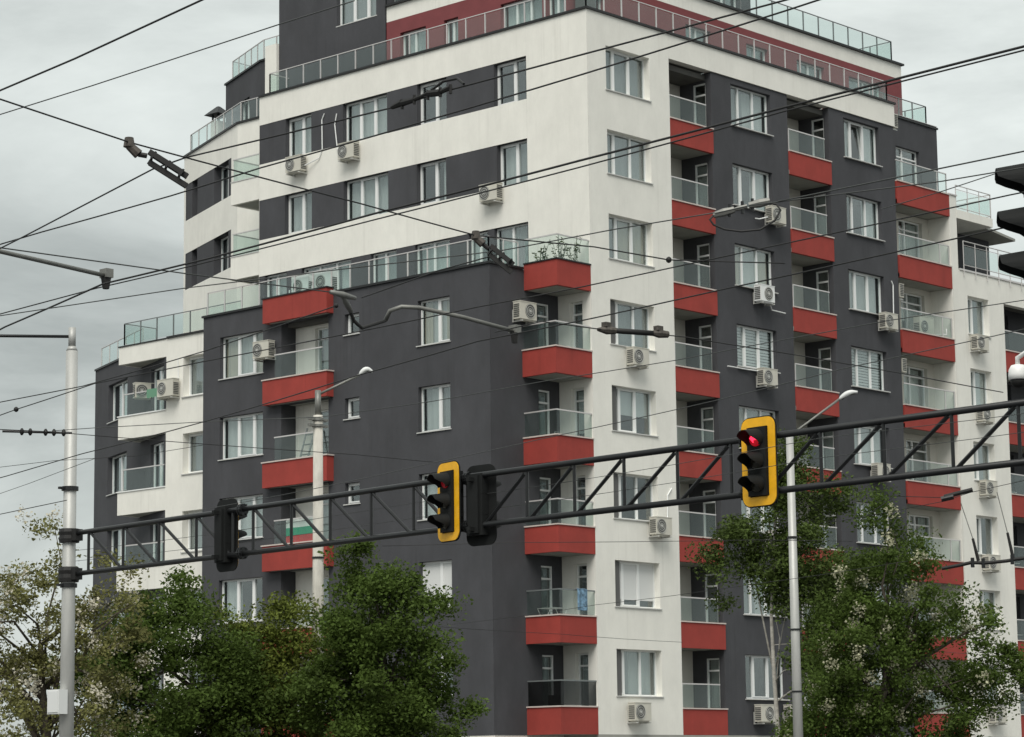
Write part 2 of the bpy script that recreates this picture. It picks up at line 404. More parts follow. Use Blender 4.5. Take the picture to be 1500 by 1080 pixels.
FR = Fr((0, 0), (1, 0), (0, -1))             # street front on the right
FL = Fr((0, 0), (0, 1), (-1, 0))             # front on the left
FD = Fr((-3.3, 0), (0, 1), (-1, 0))          # dark block, left front
FDS = Fr((0, 1.45), (1, 0), (0, -1))         # dark block, side facing right
FW = Fr((-1.5, 0), (0, 1), (-1, 0))          # low white section
q = Vector((.353, .936)).normalized()
FA = Fr((-1.5, 19.65), (q.x, q.y), (-q.y, q.x))     # splayed dark end
FU = Fr((2.35, 20.1), (q.x, q.y), (-q.y, q.x))      # splayed upper wing
def wz(k): return b(k)+1.24, b(k)+2.74

# --- white corner column (right front)
holes = [(.95, 3.22, *wz(k)) for k in range(8)]
wall(FR, 0, 4.27, b(0), 26.98, 'white_render', holes, label='white street corner column, right front')
c1 = {7: 'grey', 6: 'grey', 5: 'beigeright', 4: 'grey', 3: 'rollerlow', 2: 'none', 1: 'roller', 0: 'half'}
for k in range(8):
    window(FR, .95, 3.22, *wz(k), style=c1[k], sash=(1,) if k % 2 else (0,), d=-.23)
mb = MB(); mb.box(4.275, 17.85, 0, .30, 26.12, 26.98); mb.build('fascia', 'white_render', BL, label='white band under the roof terrace')
# --- dark strips of the right front
for u0, u1, w0, w1, n in ((6.63, 11.07, 7.77, 10.07, 1), (13.62, 17.80, 14.56, 16.85, 2)):
    wall(FR, u0, u1, b(0), 26.115, 'dark_render', [(w0, w1, *wz(k)) for k in range(8)], d=-.05, label='dark grey strip of the right front', ret='R')
    for k in range(8):
        st = {(1, 4): 'slats', (1, 5): 'netbeige', (1, 7): 'half', (1, 6): 'right', (2, 5): 'net', (2, 4): 'slats', (2, 3): 'net', (1, 0): 'none', (2, 7): 'sides'}.get((n, k), None)
        window(FR, w0, w1, *wz(k), style=st, d=-.22, sash=(1,) if (k+n) % 2 else (), tilt=1 if (n, k) == (2, 7) else None)
# --- the recessed balconies of the right front
for n, (u0, u1, pu) in enumerate(((4.275, 6.63, 6.66), (11.07, 13.62, 13.65))):
    dep = 1.43
    fs = Fr((u1+.001, 0), (0, 1), (-1, 0))      # dark inner side with the door
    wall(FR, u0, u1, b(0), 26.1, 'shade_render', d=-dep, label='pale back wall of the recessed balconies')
    holes = [(.28, .86, b(k)+.10, b(k)+2.60) for k in range(8)]
    wall(fs, .05, dep, b(0), 26.1, 'dark_render', holes, label='dark inner side of the recessed balconies')
    mb = MB(); mb.box(u0-.02+(.02 if n == 0 else -.0), u0+.004, .07, dep, b(0), 26.1); mb.build('wall', 'shade_render', BL)
    for k in range(8):
        window(fs, .28, .86, b(k)+.10, b(k)+2.60, splits=(), transom=.42, door=True, name='balcony_door', sill=False, style='none' if k % 3 else 'grey', d=-.05, pad=.06)
        lid = [(u0, .03), (u1, .03), (u1, dep), (u0, dep)]
        balcony([(u0+.002, 0), (pu, 0)], b(k), b(k)+.85, 'red_render', slab=lid, label=None, gpath=[(u0+.04, .065), (u1-.28, .065)], posts=[(u0+.05, .065)])
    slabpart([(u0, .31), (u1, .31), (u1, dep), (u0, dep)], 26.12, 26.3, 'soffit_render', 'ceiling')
# --- third column: balconies against the white wing
u0, u1 = 17.80, 21.40
FB = Fr((0, 1.0), (1, 0), (0, -1))
holes = []
for k in range(8): holes += [(19.35, 20.95, b(k)+.10, b(k)+2.66)]
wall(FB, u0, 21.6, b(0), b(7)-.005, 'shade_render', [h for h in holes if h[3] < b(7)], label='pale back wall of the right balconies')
wall(FB, u0, 22.25, b(7), 26.95, 'dark_render', [holes[7]], label='dark top storey beside the right balconies')
mb = MB(); mb.box(22.0, 22.245, 1.02, 6, b(7)+.1, 26.95); mb.build('wall', 'dark_render', BL)
for k in range(8):
    window(FB, 19.35, 20.95, b(k)+.10, b(k)+2.66, splits=(.36,), transom=.38, door=True, name='balcony_door', sill=False, d=-.14, style=['net', 'grey', 'sides', 'none'][k % 4])
    lid = [(17.86, .03), (21.38, .03), (21.38, 1.0), (17.86, 1.0)]
    balcony([(17.86, 0), (21.42, 0)], b(k), b(k)+.85, 'red_render', slab=lid, gpath=[(17.9, .065), (21.36, .065)], posts=[(20.7, .065), (21.34, .065)])
mb = MB(); mb.box(21.405, 21.9, .012, 1.3, b(0), 24.05); mb.build('wall', 'white_render', BL, label='white pillar at the end of the right balconies')
mb = MB(); mb.box(21.36, 21.96, -.03, 1.34, 24.052, 24.10); mb.build('coping', 'alu', BL)
coping([(17.86, 1.0), (22.3, 1.0)], 26.955, out=.05)
# --- white wing on the right
wall(FR, 21.48, 25.05, b(0), 21.12, 'white_render', [(22.45, 23.95, *wz(k)) for k in range(6)], label='white wing of the right front', ret='R')
for k in range(6): window(FR, 22.45, 23.95, *wz(k), splits=(.42,), style=['grey', 'half', 'none', 'grey', 'sides', 'grey'][k], d=-.24, sash=(0,))
mb = MB(); mb.box(21.95, 29, -.04, .3, 21.122, 21.19); mb.build('coping', 'alu', BL)
# --- far right recessed balconies
wall(FR, 25.06, 30, b(0), 21.1, 'dark_render', [(25.4, 27.6, *wz(k)) for k in range(6)], d=-1.4, label='dark back wall at the far right')
for k in range(6):
    window(Fr((0, 1.4), (1, 0), (0, -1)), 25.9, 27.6, *wz(k), style='none')
    balcony([(25.06, .0), (29.8, .0)], b(k), b(k)+.85, 'red_render', slab=[(25.06, .03), (29.8, .03), (29.8, 1.4), (25.06, 1.4)])
mb = MB(); mb.box(25.055, 30, .001, .3, b(5)+2.74, 21.118); mb.build('fascia', 'white_render', BL)
# terrace of the wing with its railing, dark set-back room and the canopy
fr2 = Fr((0, 1.6), (1, 0), (0, -1))
wall(fr2, 21.95, 26.7, b(6), b(7), 'dark_render', [(22.6, 24.2, b(6)+.1, b(6)+2.4)], label='dark set-back room on the wing terrace')
window(fr2, 22.6, 24.2, b(6)+.1, b(6)+2.4, door=True, name='balcony_door', sill=False, style='grey')
slabpart([(21.95, .31), (30, .31), (30, 8), (21.95, 8)], 20.4, 20.55, 'paving', 'terrace_floor')
slabpart([(21.92, .0), (24.5, .0), (24.5, 4), (21.92, 4)], b(7)+.02, b(7)+.36, 'white_render', 'roof', label='white roof slab over the wing terrace')
slabpart([(24.51, .35), (27.6, .9), (27.6, 4), (24.51, 4)], b(7)+.03, b(7)+.13, 'soffit_render', 'canopy', label='thin canopy beside the wing roof')
def bar_railing(path, z0, h, sp, brackets=0.):
    r = MB()
    r.tube([(x, y, z0+h) for x, y in path], .022); r.tube([(x, y, z0+h-.16) for x, y in path], .012); r.tube([(x, y, z0+.10) for x, y in path], .018)
    o = r.build('railing', 'alu', BL)
    for a, c in zip(path, path[1:]):
        A, C_ = Vector(a), Vector(c); n = max(1, round((C_-A).length/sp)); t = (C_-A).normalized()
        for i in range(n+1):
            p = A.lerp(C_, i/n); q = MB(); q.tube([(p.x, p.y, z0-brackets), (p.x, p.y, z0+h)], .02, 6)
            q.build('post', 'alu', o)
            if i < n:
                p2 = A.lerp(C_, (i+1)/n); q = MB(); q.prism(band([tuple(p+t*.05), tuple(p2-t*.05)], -.004, .004), z0+.13, z0+h-.2); q.build('glass_panel', 'rail_glass', o)
bar_railing([(22.2, -.05), (28.9, -.05)], 21.25, 1.05, .85, .35)
bar_railing([(21.95, .04), (24.45, .04)], b(7)+.36, .98, .8)
bar_railing([(24.45, .06), (24.45, 2.2)], b(7)+.36, .98, 1.0)

# --- left front, upper storeys: white bands and dark window bands
YE = 16.2
LW = {7: [(13.38, 14.76), (9.44, 11.71), (6.50, 7.94), (2.76, 4.24)], 6: [(13.35, 14.80), (9.40, 11.68), (6.55, 7.98), (2.74, 4.14)]}
wall(FL, .002, 2.73, b(0), 26.98, 'white_render', [(.39, .95, b(k)+.10, b(k)+2.60) for k in range(5)], label='white street corner column, left front')
for k in (5, 6, 7):
    z0, z1 = wz(k)
    zt = 26.98 if k == 7 else wz(k+1)[0]
    wall(FL, 2.732, YE, z1, zt, 'white_render', label='white band of the left front')
    if k > 5:
        wall(FL, 2.732, YE, z0, z1-.002, 'dark_render', [(a, c, z0, z1-.002) for a, c in LW[k]], d=-.012, label='dark window band of the left front')
        for i, (a, c) in enumerate(LW[k]):
            window(FL, a, c, z0, z1-.004, splits=(.33, .67) if c-a > 2 else (.42,), d=-.2, sill=False, style={(7, 0): 'net', (7, 1): 'net', (6, 1): 'net', (6, 0): 'half', (7, 2): 'none', (6, 2): 'left', (7, 3): 'none', (6, 3): 'half'}[(k, i)], sash=(1,))
zt = b(5)+2.74; zb = b(5)
lo = [(2.77, 4.3), (4.6, 5.5), (6.4, 8.1), (9.0, 10.3), (11.3, 13.9), (14.7, 15.9)]
wall(FL, 2.732, YE, zb, zt-.002, 'dark_render', [(a, c, zb+.1, zt-.004) for a, c in lo], d=-.012, label='dark terrace storey of the left front')
for i, (a, c) in enumerate(lo):
    window(FL, a, c, zb+.1, zt-.006, splits=(.5,) if c-a < 2 else (.33, .67), door=True, name='balcony_door', sill=False, d=-.15, style=['half', 'sides', 'net', 'grey', 'sides', 'net'][i])
mb = MB(); mb.box(0, 3, YE-.002, YE, b(0), 26.98); mb.build('wall', 'white_render', BL)
coping([(0, YE), (0, 0), (17.9, 0)], 26.985)
railing([(.12, 15.75), (.12, .12), (17.55, .12)], 27.06, .80, .90)
railing([(2.4, 15.75), (.12, 15.75)], 27.06, .80, 1.1)
railing([(17.55, .12), (17.55, .9)], 27.06, .80, .9)
slabpart([(.31, .31), (17.7, .31), (17.7, 1.32), (21.9, 1.32), (21.9, 15.9), (.31, 15.9)], 25.85, 26.04, 'paving', 'terrace_floor')

# --- corner balconies in the notch beside the dark block
for k in range(6):
    e = -1.66 if k == 5 else -1.78
    gl = 'smoke_glass' if k == 0 else 'rail_glass'
    balcony([(e, 1.449), (e, -.0), (-.002, -.0)], b(k), b(k)+.85, 'red_render', slab=[(e+.03, 1.44), (e+.03, .03), (-.003, .03), (-.003, 1.44)],
            cap='coping_dark' if k == 5 else 'cap_stone', gl=gl, rail='alu_dark' if k in (0, 1) else 'alu')
    if k < 5:
        window(FL, .39, .95, b(k)+.10, b(k)+2.60, splits=(), transom=.40, door=True, name='balcony_door', sill=False, style=['grey', 'none', 'none', 'rollerlow', 'grey'][k], d=-.17)
holes = [(-1.02, -.44, b(k)+.10, b(k)+2.55) for k in range(5)]
wall(FDS, -3.298, -.002, b(0), 18.12, 'dark_render', holes, label='dark block, side facing the corner balconies')
for k in range(5): window(FDS, -1.02, -.44, b(k)+.10, b(k)+2.55, splits=(), transom=.42, door=True, name='balcony_door', sill=False, style='grey', d=-.05)

# --- dark block, left front
hs = []
for k in range(5): hs += [(3.24, 4.70, *wz(k)), (7.47, 8.17, b(k)+2.03, b(k)+2.74), (12.28, 14.55, *wz(k)), (8.97, 11.34, b(k)+.01, b(k)+2.862)]
mbz = 18.12
wall(FD, 1.452, 15.45, b(0), mbz, 'dark_render', hs, label='dark block, left front')
for k in range(5):
    window(FD, 3.24, 4.70, *wz(k), splits=(.42,), style=['none', 'roller', 'half', 'half', 'netbeige'][k], d=-.16, sash=(0,))
    window(FD, 7.47, 8.17, b(k)+2.03, b(k)+2.74, splits=(), style='none', d=-.16, sash=(0,))
    window(FD, 12.28, 14.55, *wz(k), style=['net', 'right', 'net', 'net', 'netbeige'][k], d=-.16, sash=(1,))
fbk = Fr((-2.62, 0), (0, 1), (-1, 0))
wall(fbk, 8.7, 11.6, b(0), 18.0, 'white_render', [(9.25, 10.35, b(k)+.12, b(k)+2.62) for k in range(5)], label='white back wall of the left balconies')
wall(Fr((-3.3, 11.34), (1, 0), (0, -1)), .005, .68, b(0), 18.0, 'dark_render', d=.001)
for k in range(6):
    if k < 5: window(fbk, 9.25, 10.35, b(k)+.12, b(k)+2.62, splits=(.42,), transom=.38, door=True, name='balcony_door', sill=False, style=['net', 'grey', 'net', 'grey', 'net'][k], d=-.12)
    e = -3.62
    balcony([(-3.302, 11.95), (e, 11.95), (e, 8.72), (-3.302, 8.72)], b(k), b(k)+.85, 'red_render', slab=[(e+.03, 11.92), (e+.03, 8.75), (-3.301, 8.75), (-3.301, 8.98), (-2.63, 8.98), (-2.63, 11.32), (-3.301, 11.32), (-3.301, 11.92)],
            gpath=[(e+.065, 11.4), (e+.065, 9.0)], cap='coping_dark' if k == 5 else 'cap_stone', glass_h=0 if k == 5 else .80)
coping([(-3.3, 15.5), (-3.3, 11.99)], mbz, th=.3); coping([(-3.3, 8.68), (-3.3, 1.45), (-1.72, 1.45)], mbz, th=.3)
railing([(-3.15, 15.4), (-3.15, 1.62), (-1.75, 1.62)], mbz+.08, .86, .92)
slabpart([(-3.0, 1.75), (0, 1.75), (0, 15.3), (-3.0, 15.3)], 17.3, 17.44, 'paving', 'terrace_floor')
mb = MB(); mb.box(-3.299, -1.2, 15.40, 15.448, b(0), mbz); mb.build('wall', 'dark_render', BL)

# --- low white section and the splayed dark end on the left
wall(FW, 15.46, 19.65, b(0), 18.10, 'white_render', [(16.9, 18.68, *wz(k)) for k in range(5)], label='low white section on the left')
for k in range(5): window(FW, 16.9, 18.68, *wz(k), splits=(.4,), style=['grey', 'half', 'grey', 'grey', 'grey'][k], d=-.28, sash=(1,))
hs = []
for k in range(5): hs += [(4.56, 6.92, *wz(k)), (.25, 1.72, b(k)+.10, b(k)+2.62)]
wall(FA, .02, 8.62, b(0), 18.12, 'dark_render', hs, label='splayed dark end of the building')
for k in range(5):
    window(FA, 4.56, 6.92, *wz(k), splits=(.5,), d=-.2, style=['net', 'grey', 'net', 'grey', 'net'][k])
    window(FA, .25, 1.72, b(k)+.10, b(k)+2.62, splits=(.45,), door=True, name='balcony_door', sill=False, d=-.13, style='half')
tipx = -1.5+.353*2.99
for k in range(6):
    z1 = 18.10 if k == 5 else b(k)+.85
    balcony([(tipx, 22.45), (-1.5, 22.45), (-1.5, 19.652)], b(k), z1, 'white_render', slab=[(tipx-.02, 22.42), (-1.47, 22.42), (-1.47, 19.7)], cap='coping_dark' if k == 5 else 'pvc', glass_h=0 if k == 5 else .8,
            gpath=[(-1.43, 22.2), (-1.43, 19.7)], posts=[(-1.43, 22.2)])
coping([(-1.5, 19.6), (-1.5, 15.46)], 18.105, th=.3)
e = FA.p(8.62, 0, 0); e3 = FA.p(3.2, 0, 0)
coping([(e[0], e[1]), (e3[0], e3[1])], 18.125, th=.3, out=.05)
railing([(-1.36, 22.3), (-1.36, 15.6)], 18.2, .84, .95, post='alu_dark'); railing([(.2, 22.3), (-1.36, 22.3)], 18.2, .84, .95, post='alu_dark')
p1 = FA.p(8.3, -.15, 0); p0 = FA.p(3.2, -.15, 0)
railing([(p1[0], p1[1]), (p0[0], p0[1])], 18.2, .84, 1.0)
slabpart([(-1.2, 15.5), (-1.2, 19.7), (FA.p(8.6, -.3, 0)[0], FA.p(8.6, -.3, 0)[1]), (8, 28), (8, 15.5)], 17.3, 17.45, 'paving', 'terrace_floor')
mb = MB(); a = FA.p(8.62, -.001, 0); mb.box(a[0], 12, a[1]-.02, a[1], b(0), 18.1); mb.build('wall', 'dark_render', BL)

# --- splayed upper wing on the left
wall(Fr((2.35, 0), (0, 1), (-1, 0)), 15, 20.1, 17.4, 27.1, 'white_render', [(16.9, 18.0, b(k)+.1, b(k)+2.4) for k in (5, 6, 7)], label='upper white wing on the left')
for k in (5, 6, 7): window(Fr((2.35, 0), (0, 1), (-1, 0)), 16.9, 18.0, b(k)+.1, b(k)+2.4, splits=(), door=True, name='balcony_door', sill=False, style='net')
wall(FU, .002, .67, 17.4, 27.1, 'white_render', label='upper white wing on the left')
wall(FU, 5.93, 6.15, 17.4, 27.1, 'white_render')
for z0, z1 in ((17.4, wz(6)[0]), (wz(6)[1], wz(7)[0]), (wz(7)[1], 27.1)):
    wall(FU, .672, 5.928, z0, z1, 'white_render', label='white band of the splayed wing')
for k in (6, 7):
    z0, z1 = wz(k)
    hs = [(1.0, 2.63, z0, z1-.002), (4.57, 5.2, z0, z1-.002)]
    wall(FU, .672, 5.928, z0+.002, z1-.002, 'dark_render', hs, d=-.012, label='dark window band of the splayed wing')
    for a, c, *_ in hs: window(FU, a, c, z0+.004, z1-.006, splits=(.5,) if c-a > 1 else (), sill=False, d=-.32, style='grey')
    balcony([(2.34, 17.95), (.15, 17.95), (.15, 16.21)], b(k), b(k)+.86, 'white_render', slab=[(2.33, 17.92), (.18, 17.92), (.18, 16.22), (2.33, 16.22)], cap='alu', glass_h=.85, capth=.03, capout=.02)
mb = MB(); a = FU.p(6.15, -.001, 0); mb.box(a[0], 14, a[1]-.02, a[1], 17.4, 27.1); mb.build('wall', 'white_render', BL)
e = FU.p(6.2, 0, 0)
coping([(e[0], e[1]), (2.35, 20.1), (2.35, 18.2)], 27.105, th=.3)
p1 = FU.p(5.8, -.15, 0)
railing([(p1[0], p1[1]), (2.5, 20.07), (2.5, 18.2)], 27.18, .84, .92, post='alu')
railing([(4.6, p1[1]), (p1[0], p1[1])], 27.18, .84, 1.0)
slabpart([(2.6, 15), (2.6, 20.2), (e[0]+.3, e[1]), (14, e[1]), (14, 15)], 26.0, 26.1, 'paving', 'terrace_floor')

# --- set-back top storeys
FP = Fr((1.10, 0), (0, 1), (-1, 0)); FQ = Fr((0, 1.8), (1, 0), (0, -1))
pw = [(1.95, 2.75), (2.95, 4.9), (6.95, 7.65), (8.55, 9.85)]
wall(FP, 1.8, 10.55, 26.03, 28.93, 'maroon_render', [(a, c, 26.13, 28.4) for a, c in pw], label='maroon set-back storey, left front')
for a, c in pw: window(FP, a, c, 26.13, 28.4, splits=(.5,) if c-a < 1.6 else (.33, .67), door=True, name='balcony_door', sill=False, d=-.17, style='half')
qw = [(2.0, 3.0), (7.5, 8.95), (11.05, 12.35), (14.15, 15.9), (17.5, 19.7)]
wall(FQ, 1.102, 21.1, 26.03, 28.93, 'maroon_render', [(a, c, 26.13, 28.4) for a, c in qw], label='maroon set-back storey, right front')
for a, c in qw: window(FQ, a, c, 26.13, 28.4, splits=(.5,), door=True, name='balcony_door', sill=False, d=-.14, style='half')
mb = MB(); mb.box(21.08, 21.099, 1.81, 12, 26.03, 28.93); mb.build('wall', 'maroon_render', BL)
mb = MB(); mb.prism(band([(1.10, 10.54), (1.10, 1.8), (21.1, 1.8), (21.1, 12)], 0, .3), 28.932, 29.50); mb.build('fascia', 'white_render', BL, label='white fascia above the maroon storey')
coping([(1.10, 10.54), (1.10, 1.8), (21.1, 1.8), (21.1, 12)], 29.505, out=.1)
railing([(1.3, 10.3), (1.3, 2.0), (20.75, 2.0), (20.75, 8)], 29.58, .90, .95, post='alu_dark')
slabpart([(1.41, 2.11), (20.79, 2.11), (20.79, 15.9), (1.41, 15.9)], 29.3, 29.42, 'paving', 'roof')
wall(FP, 10.56, 16.3, 26.03, 34, 'dark_render', [(11.05, 13.12, 29.32, 30.95)], d=.03, label='dark stair tower rising over the roof')
window(FP, 11.05, 13.12, 29.32, 30.95, d=-.14, style='grey', sash=(1,))
mb = MB(); mb.box(1.12, 12, 10.55, 10.558, 29.6, 34); mb.box(1.12, 12, 16.302, 16.31, 26, 34); mb.build('wall', 'dark_render', BL)
wall(Fr((0, 5.0), (1, 0), (0, -1)), 4, 15.6, 29.42, 33.5, 'dark_render', [(12.5, 14.9, 29.9, 31.9), (6, 8, 29.9, 31.9)], label='dark topmost set-back storey')
for a in (6, 12.5): window(Fr((0, 5.0), (1, 0), (0, -1)), a, a+(2 if a == 6 else 2.4), 29.9, 31.9, style='grey', sill=False)
mb = MB(); mb.box(15.58, 15.6, 5.002, 14, 29.42, 33.5); mb.build('wall', 'dark_render', BL)
mb = MB(); mb.box(.95, 1.9, 16.312, 16.95, 27.0, 29.3); mb.build('chimney_stack', 'white_render', BL)
coping([(17.95, 1.0), (22.2, 1.0)], 27.05, h=.02, mt='alu')
railing([(18.0, 1.15), (21.75, 1.15), (21.75, 6)], 27.03, .82, .92, post='alu_dark')
# dark set-back storey over the splayed wing
FE = Fr((3.45, 20.0), (q.x, q.y), (-q.y, q.x))
wall(FE, 0, 3.9, 27.0, 29.80, 'dark_render', [(1.2, 2.4, 27.1, 28.7)], label='dark storey over the splayed wing')
window(FE, 1.2, 2.4, 27.1, 28.7, splits=(.5,), door=True, name='balcony_door', sill=False, style='net')
wall(Fr((3.45, 0), (0, 1), (-1, 0)), 17, 19.998, 26.1, 29.80, 'dark_render', [(18.0, 19.3, 26.2, 28.5)])
window(Fr((3.45, 0), (0, 1), (-1, 0)), 18.0, 19.3, 26.2, 28.5, splits=(.5,), door=True, name='balcony_door', sill=False, style='net')
e = FE.p(3.95, 0, 0)
mb = MB(); mb.box(e[0]-.05, 10, e[1]-.12, e[1]-.1, 27, 29.8); mb.build('wall', 'dark_render', BL)
coping([(e[0], e[1]), (3.45, 20.0), (3.45, 19.2)], 29.805, th=.3)
p1 = FE.p(3.5, -.15, 0)
railing([(p1[0], p1[1]), (3.6, 19.97), (3.6, 17)], 29.88, .86, .75, post='alu'); railing([(p1[0]+1.2, p1[1]), (p1[0], p1[1])], 29.88, .86, 1.0)
slabpart([(3.7, 17), (3.7, 20), (e[0]+.3, e[1]-.1), (10, e[1]-.1), (10, 17)], 29.6, 29.7, 'paving', 'roof')
mb = MB(); c0 = FU.p(4.6, -.9, 0)
mb.box(c0[0]-.22, c0[0]+.22, c0[1]-.22, c0[1]+.22, 27.1, 28.35)
cx, cy = c0[0], c0[1]
ch = mb.build('chimney', 'shade_render', BL)
mb = MB()
for sx in (-1, 1):
    for sy in (-1, 1): mb.box(cx+sx*.16-.03, cx+sx*.16+.03, cy+sy*.16-.03, cy+sy*.16+.03, 28.352, 28.62)
mb.hexa([(cx-.42, cy-.42, 28.622), (cx+.42, cy-.42, 28.622), (cx+.42, cy+.42, 28.622), (cx-.42, cy+.42, 28.622), (cx-.05, cy-.05, 29.0), (cx+.05, cy-.05, 29.0), (cx+.05, cy+.05, 29.0), (cx-.05, cy+.05, 29.0)])
mb.build('cowl', 'coping_dark', ch)
# --- ground floor and the inside of the block
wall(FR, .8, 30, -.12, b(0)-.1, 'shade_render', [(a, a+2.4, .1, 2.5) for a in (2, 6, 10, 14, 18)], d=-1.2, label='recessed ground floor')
for a in (2, 6, 10, 14, 18): window(Fr((0, 1.2), (1, 0), (0, -1)), a, a+2.4, .1, 2.5, door=True, name='shop_window', sill=False, style='none')
wall(FD, 1.452, 15.45, -.12, b(0)-.002, 'white_render', d=-.02, label='white ground floor under the dark block'); wall(FDS, -3.28, .8, -.12, b(0)-.002, 'white_render', d=-.02)
wall(FW, 15.46, 19.65, -.12, b(0)-.002, 'white_render', d=-.02); wall(FA, .02, 8.62, -.12, b(0)-.002, 'white_render', d=-.02)
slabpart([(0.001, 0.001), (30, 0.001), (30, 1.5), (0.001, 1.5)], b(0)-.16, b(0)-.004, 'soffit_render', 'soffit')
mb = MB(); mb.prism([(2.2, 3.2), (21.4, 3.2), (21.4, 17), (14, 22), (6, 22), (3.6, 17.5), (2.2, 15)], 0, 25.8); mb.prism([(21.41, 3.2), (30, 3.2), (30, 14), (21.41, 14)], 0, 20.3); mb.prism([(-1.3, 3), (2.1, 3), (2.1, 15), (-1.3, 15)], 0, 17.2); mb.prism([(3.4, 4.2), (19, 4.2), (19, 14), (3.4, 14)], 25.9, 29.2)
mb.prism([(.8, 17), (3, 17), (8, 27), (3.6, 27)], 0, 17.2); mb.prism([(4.6, 17.3), (12, 17.3), (12, 24), (7.2, 24)], 17.5, 25.9)
mb.build('inner_core', 'room', BL)

# ------------------------------------------------------------------ air conditioners (each hangs on the wall: a thing of its own)
def ac(label, fr, u0, z0, w=.80, h=.56, dist=.10, d=.30, fan=.32, brackets=True, flip=False, pipe=None, white=False):
    org = fr.p(u0, 0, z0)
    t = thing('air_conditioner', label, 'air conditioner', org, 'air conditioners on the building')
    c = MB(); c.fbox(fr, u0, u0+w, dist, dist+d, z0, z0+h)
    c.fbox(fr, u0-.012, u0+w+.012, dist-.01, dist+d+.012, z0+h, z0+h+.025); c.fbox(fr, u0+.05, u0+w-.05, dist+.05, dist+d-.05, z0-.04, z0)
    o = c.build('casing', 'pvc' if white else 'ac_white', t)
    fx = u0+w*(fan if not flip else 1-fan); fz = z0+h*.5
    g = MB(); n = Vector((fr.n[0], fr.n[1], 0)); ce = Vector(fr.p(fx, dist+d+.002, fz))
    g.lathe([(.235, 0), (.235, .010), (.20, .014), (.06, .016)], ce, n, 20); g.build('fan_grille', 'ac_grille', o)
    g = MB()
    for i in range(3): g.lathe([(.23-.07*i, .012), (.23-.07*i, .024), (.216-.07*i, .024), (.216-.07*i, .012)], ce, n, 20)
    g.lathe([(.05, .014), (.045, .03)], ce, n, 12); g.build('guard', 'ac_steel', o)
    s = MB(); lx = u0 if not flip else u0+w
    for i in range(7): s.fbox(fr, u0-.014, u0-.001, dist+.03, dist+d-.03, z0+.06+i*.065, z0+.095+i*.065)
    s.build('louvre', 'ac_grille', o)
    if brackets:
        for uu in (u0+.06, u0+w-.10):
            q_ = MB(); q_.fbox(fr, uu, uu+.04, 0, dist+d+.04, z0-.085, z0-.045); q_.fbox(fr, uu, uu+.04, 0, .04, z0-.045, z0+.33); q_.build('bracket', 'ac_steel', t)
    p = MB(); pts = pipe or [(u0+w, dist+.1, z0+.12), (u0+w+.10, .06, z0+.08), (u0+w+.12, .03, z0+.3)]
    p.tube([fr.p(*x) for x in pts], .022, 6); p.build('pipe', 'pvc', t)
    return t
ac('cream air conditioner under the corner column window level with the black rod insulator', FR, 1.62, 15.16)
ac('cream air conditioner right below the white corner window that is just above the truss', FR, 2.62, 9.62, pipe=[(3.42, .2, 9.75), (3.62, .05, 10.3), (3.68, .03, 11.0), (3.9, .03, 11.25)])
ac('lowest air conditioner on the white corner column, near the bottom of the photo', FR, 1.36, 3.54)
ac('air conditioner behind the hanging black cable loop on the first dark strip', FR, 9.42, 21.12, pipe=[(9.42, .2, 21.3), (9.1, .05, 21.2), (8.9, .03, 21.2)])
ac('bright white air conditioner with a dark fan under the third dark strip window', FR, 8.62, 18.18, white=True, fan=.55, pipe=[(9.42, .15, 18.25), (9.7, .05, 18.0), (10.5, .04, 17.98)])
ac('grey beige air conditioner beneath the slatted blind window of the first dark strip', FR, 8.66, 15.22, pipe=[(8.66, .15, 15.7), (8.2, .03, 15.72), (7.1, .03, 15.72)])
ac('left one of two air conditioners side by side near the slim steel pole', FR, 8.02, 3.56, fan=.55)
ac('air conditioner half hidden by the thin steel pole, right one of a pair', FR, 9.66, 3.57, fan=.5)
ac('air conditioner with a tall white pipe on the second dark strip', FR, 16.22, 18.12, pipe=[(17.02, .15, 18.5), (17.25, .05, 18.7), (17.32, .03, 19.9), (17.22, .03, 20.05)])
ac('air conditioner on the second dark strip between the two truss chords', FR, 15.4, 12.42, fan=.6)
ac('air conditioner nearly hidden by the leaves of the tall tree', FR, 8.95, 9.55)
ac('topmost air conditioner on the white wing, above the dome camera', FR, 22.42, 18.02)
ac('air conditioner on the white wing just above the upper chord of the truss', FR, 22.62, 15.22)
ac('air conditioner on the white wing seen between the truss chords', FR, 22.62, 12.34)
ac('air conditioner on the white wing behind the black wire crossbar', FR, 22.62, 9.46)
ac('lowest air conditioner on the white wing, under the blossoming branch', FR, 22.62, 3.64)
ac('air conditioner under the far left window of the top window band', FL, 13.52, 23.72, flip=True, fan=.3, pipe=[(13.52, .2, 23.9), (12.9, .04, 24.1), (12.75, .03, 24.42), (12.78, .02, 25.5), (12.65, .02, 25.72)])
ac('air conditioner under the triple window of the top window band', FL, 10.75, 23.74, flip=True, fan=.3, pipe=[(11.55, .2, 23.95), (11.95, .04, 24.3), (12.1, .02, 25.2), (12.0, .02, 25.6)])
ac('air conditioner under the rightmost window of the second window band', FL, 3.8, 21.08, flip=True, fan=.3)
ac('air conditioner on the dark side wall beside the corner balconies', FDS, -2.3, 16.40, fan=.6, pipe=[(-1.5, .15, 16.45), (-1.3, .05, 16.35), (-1.1, .03, 16.4)])
ac('air conditioner at the left end of the upper left red balcony', FD, 11.55, 16.24, flip=True, fan=.3, dist=.12)
ac('air conditioner on the low white wall beside the green cloth', FW, 18.8, 15.86, flip=True, fan=.3, dist=.10, w=.9, h=.62, pipe=[(19.0, .2, 16.1), (18.9, .04, 16.4), (18.95, .03, 17.3)])
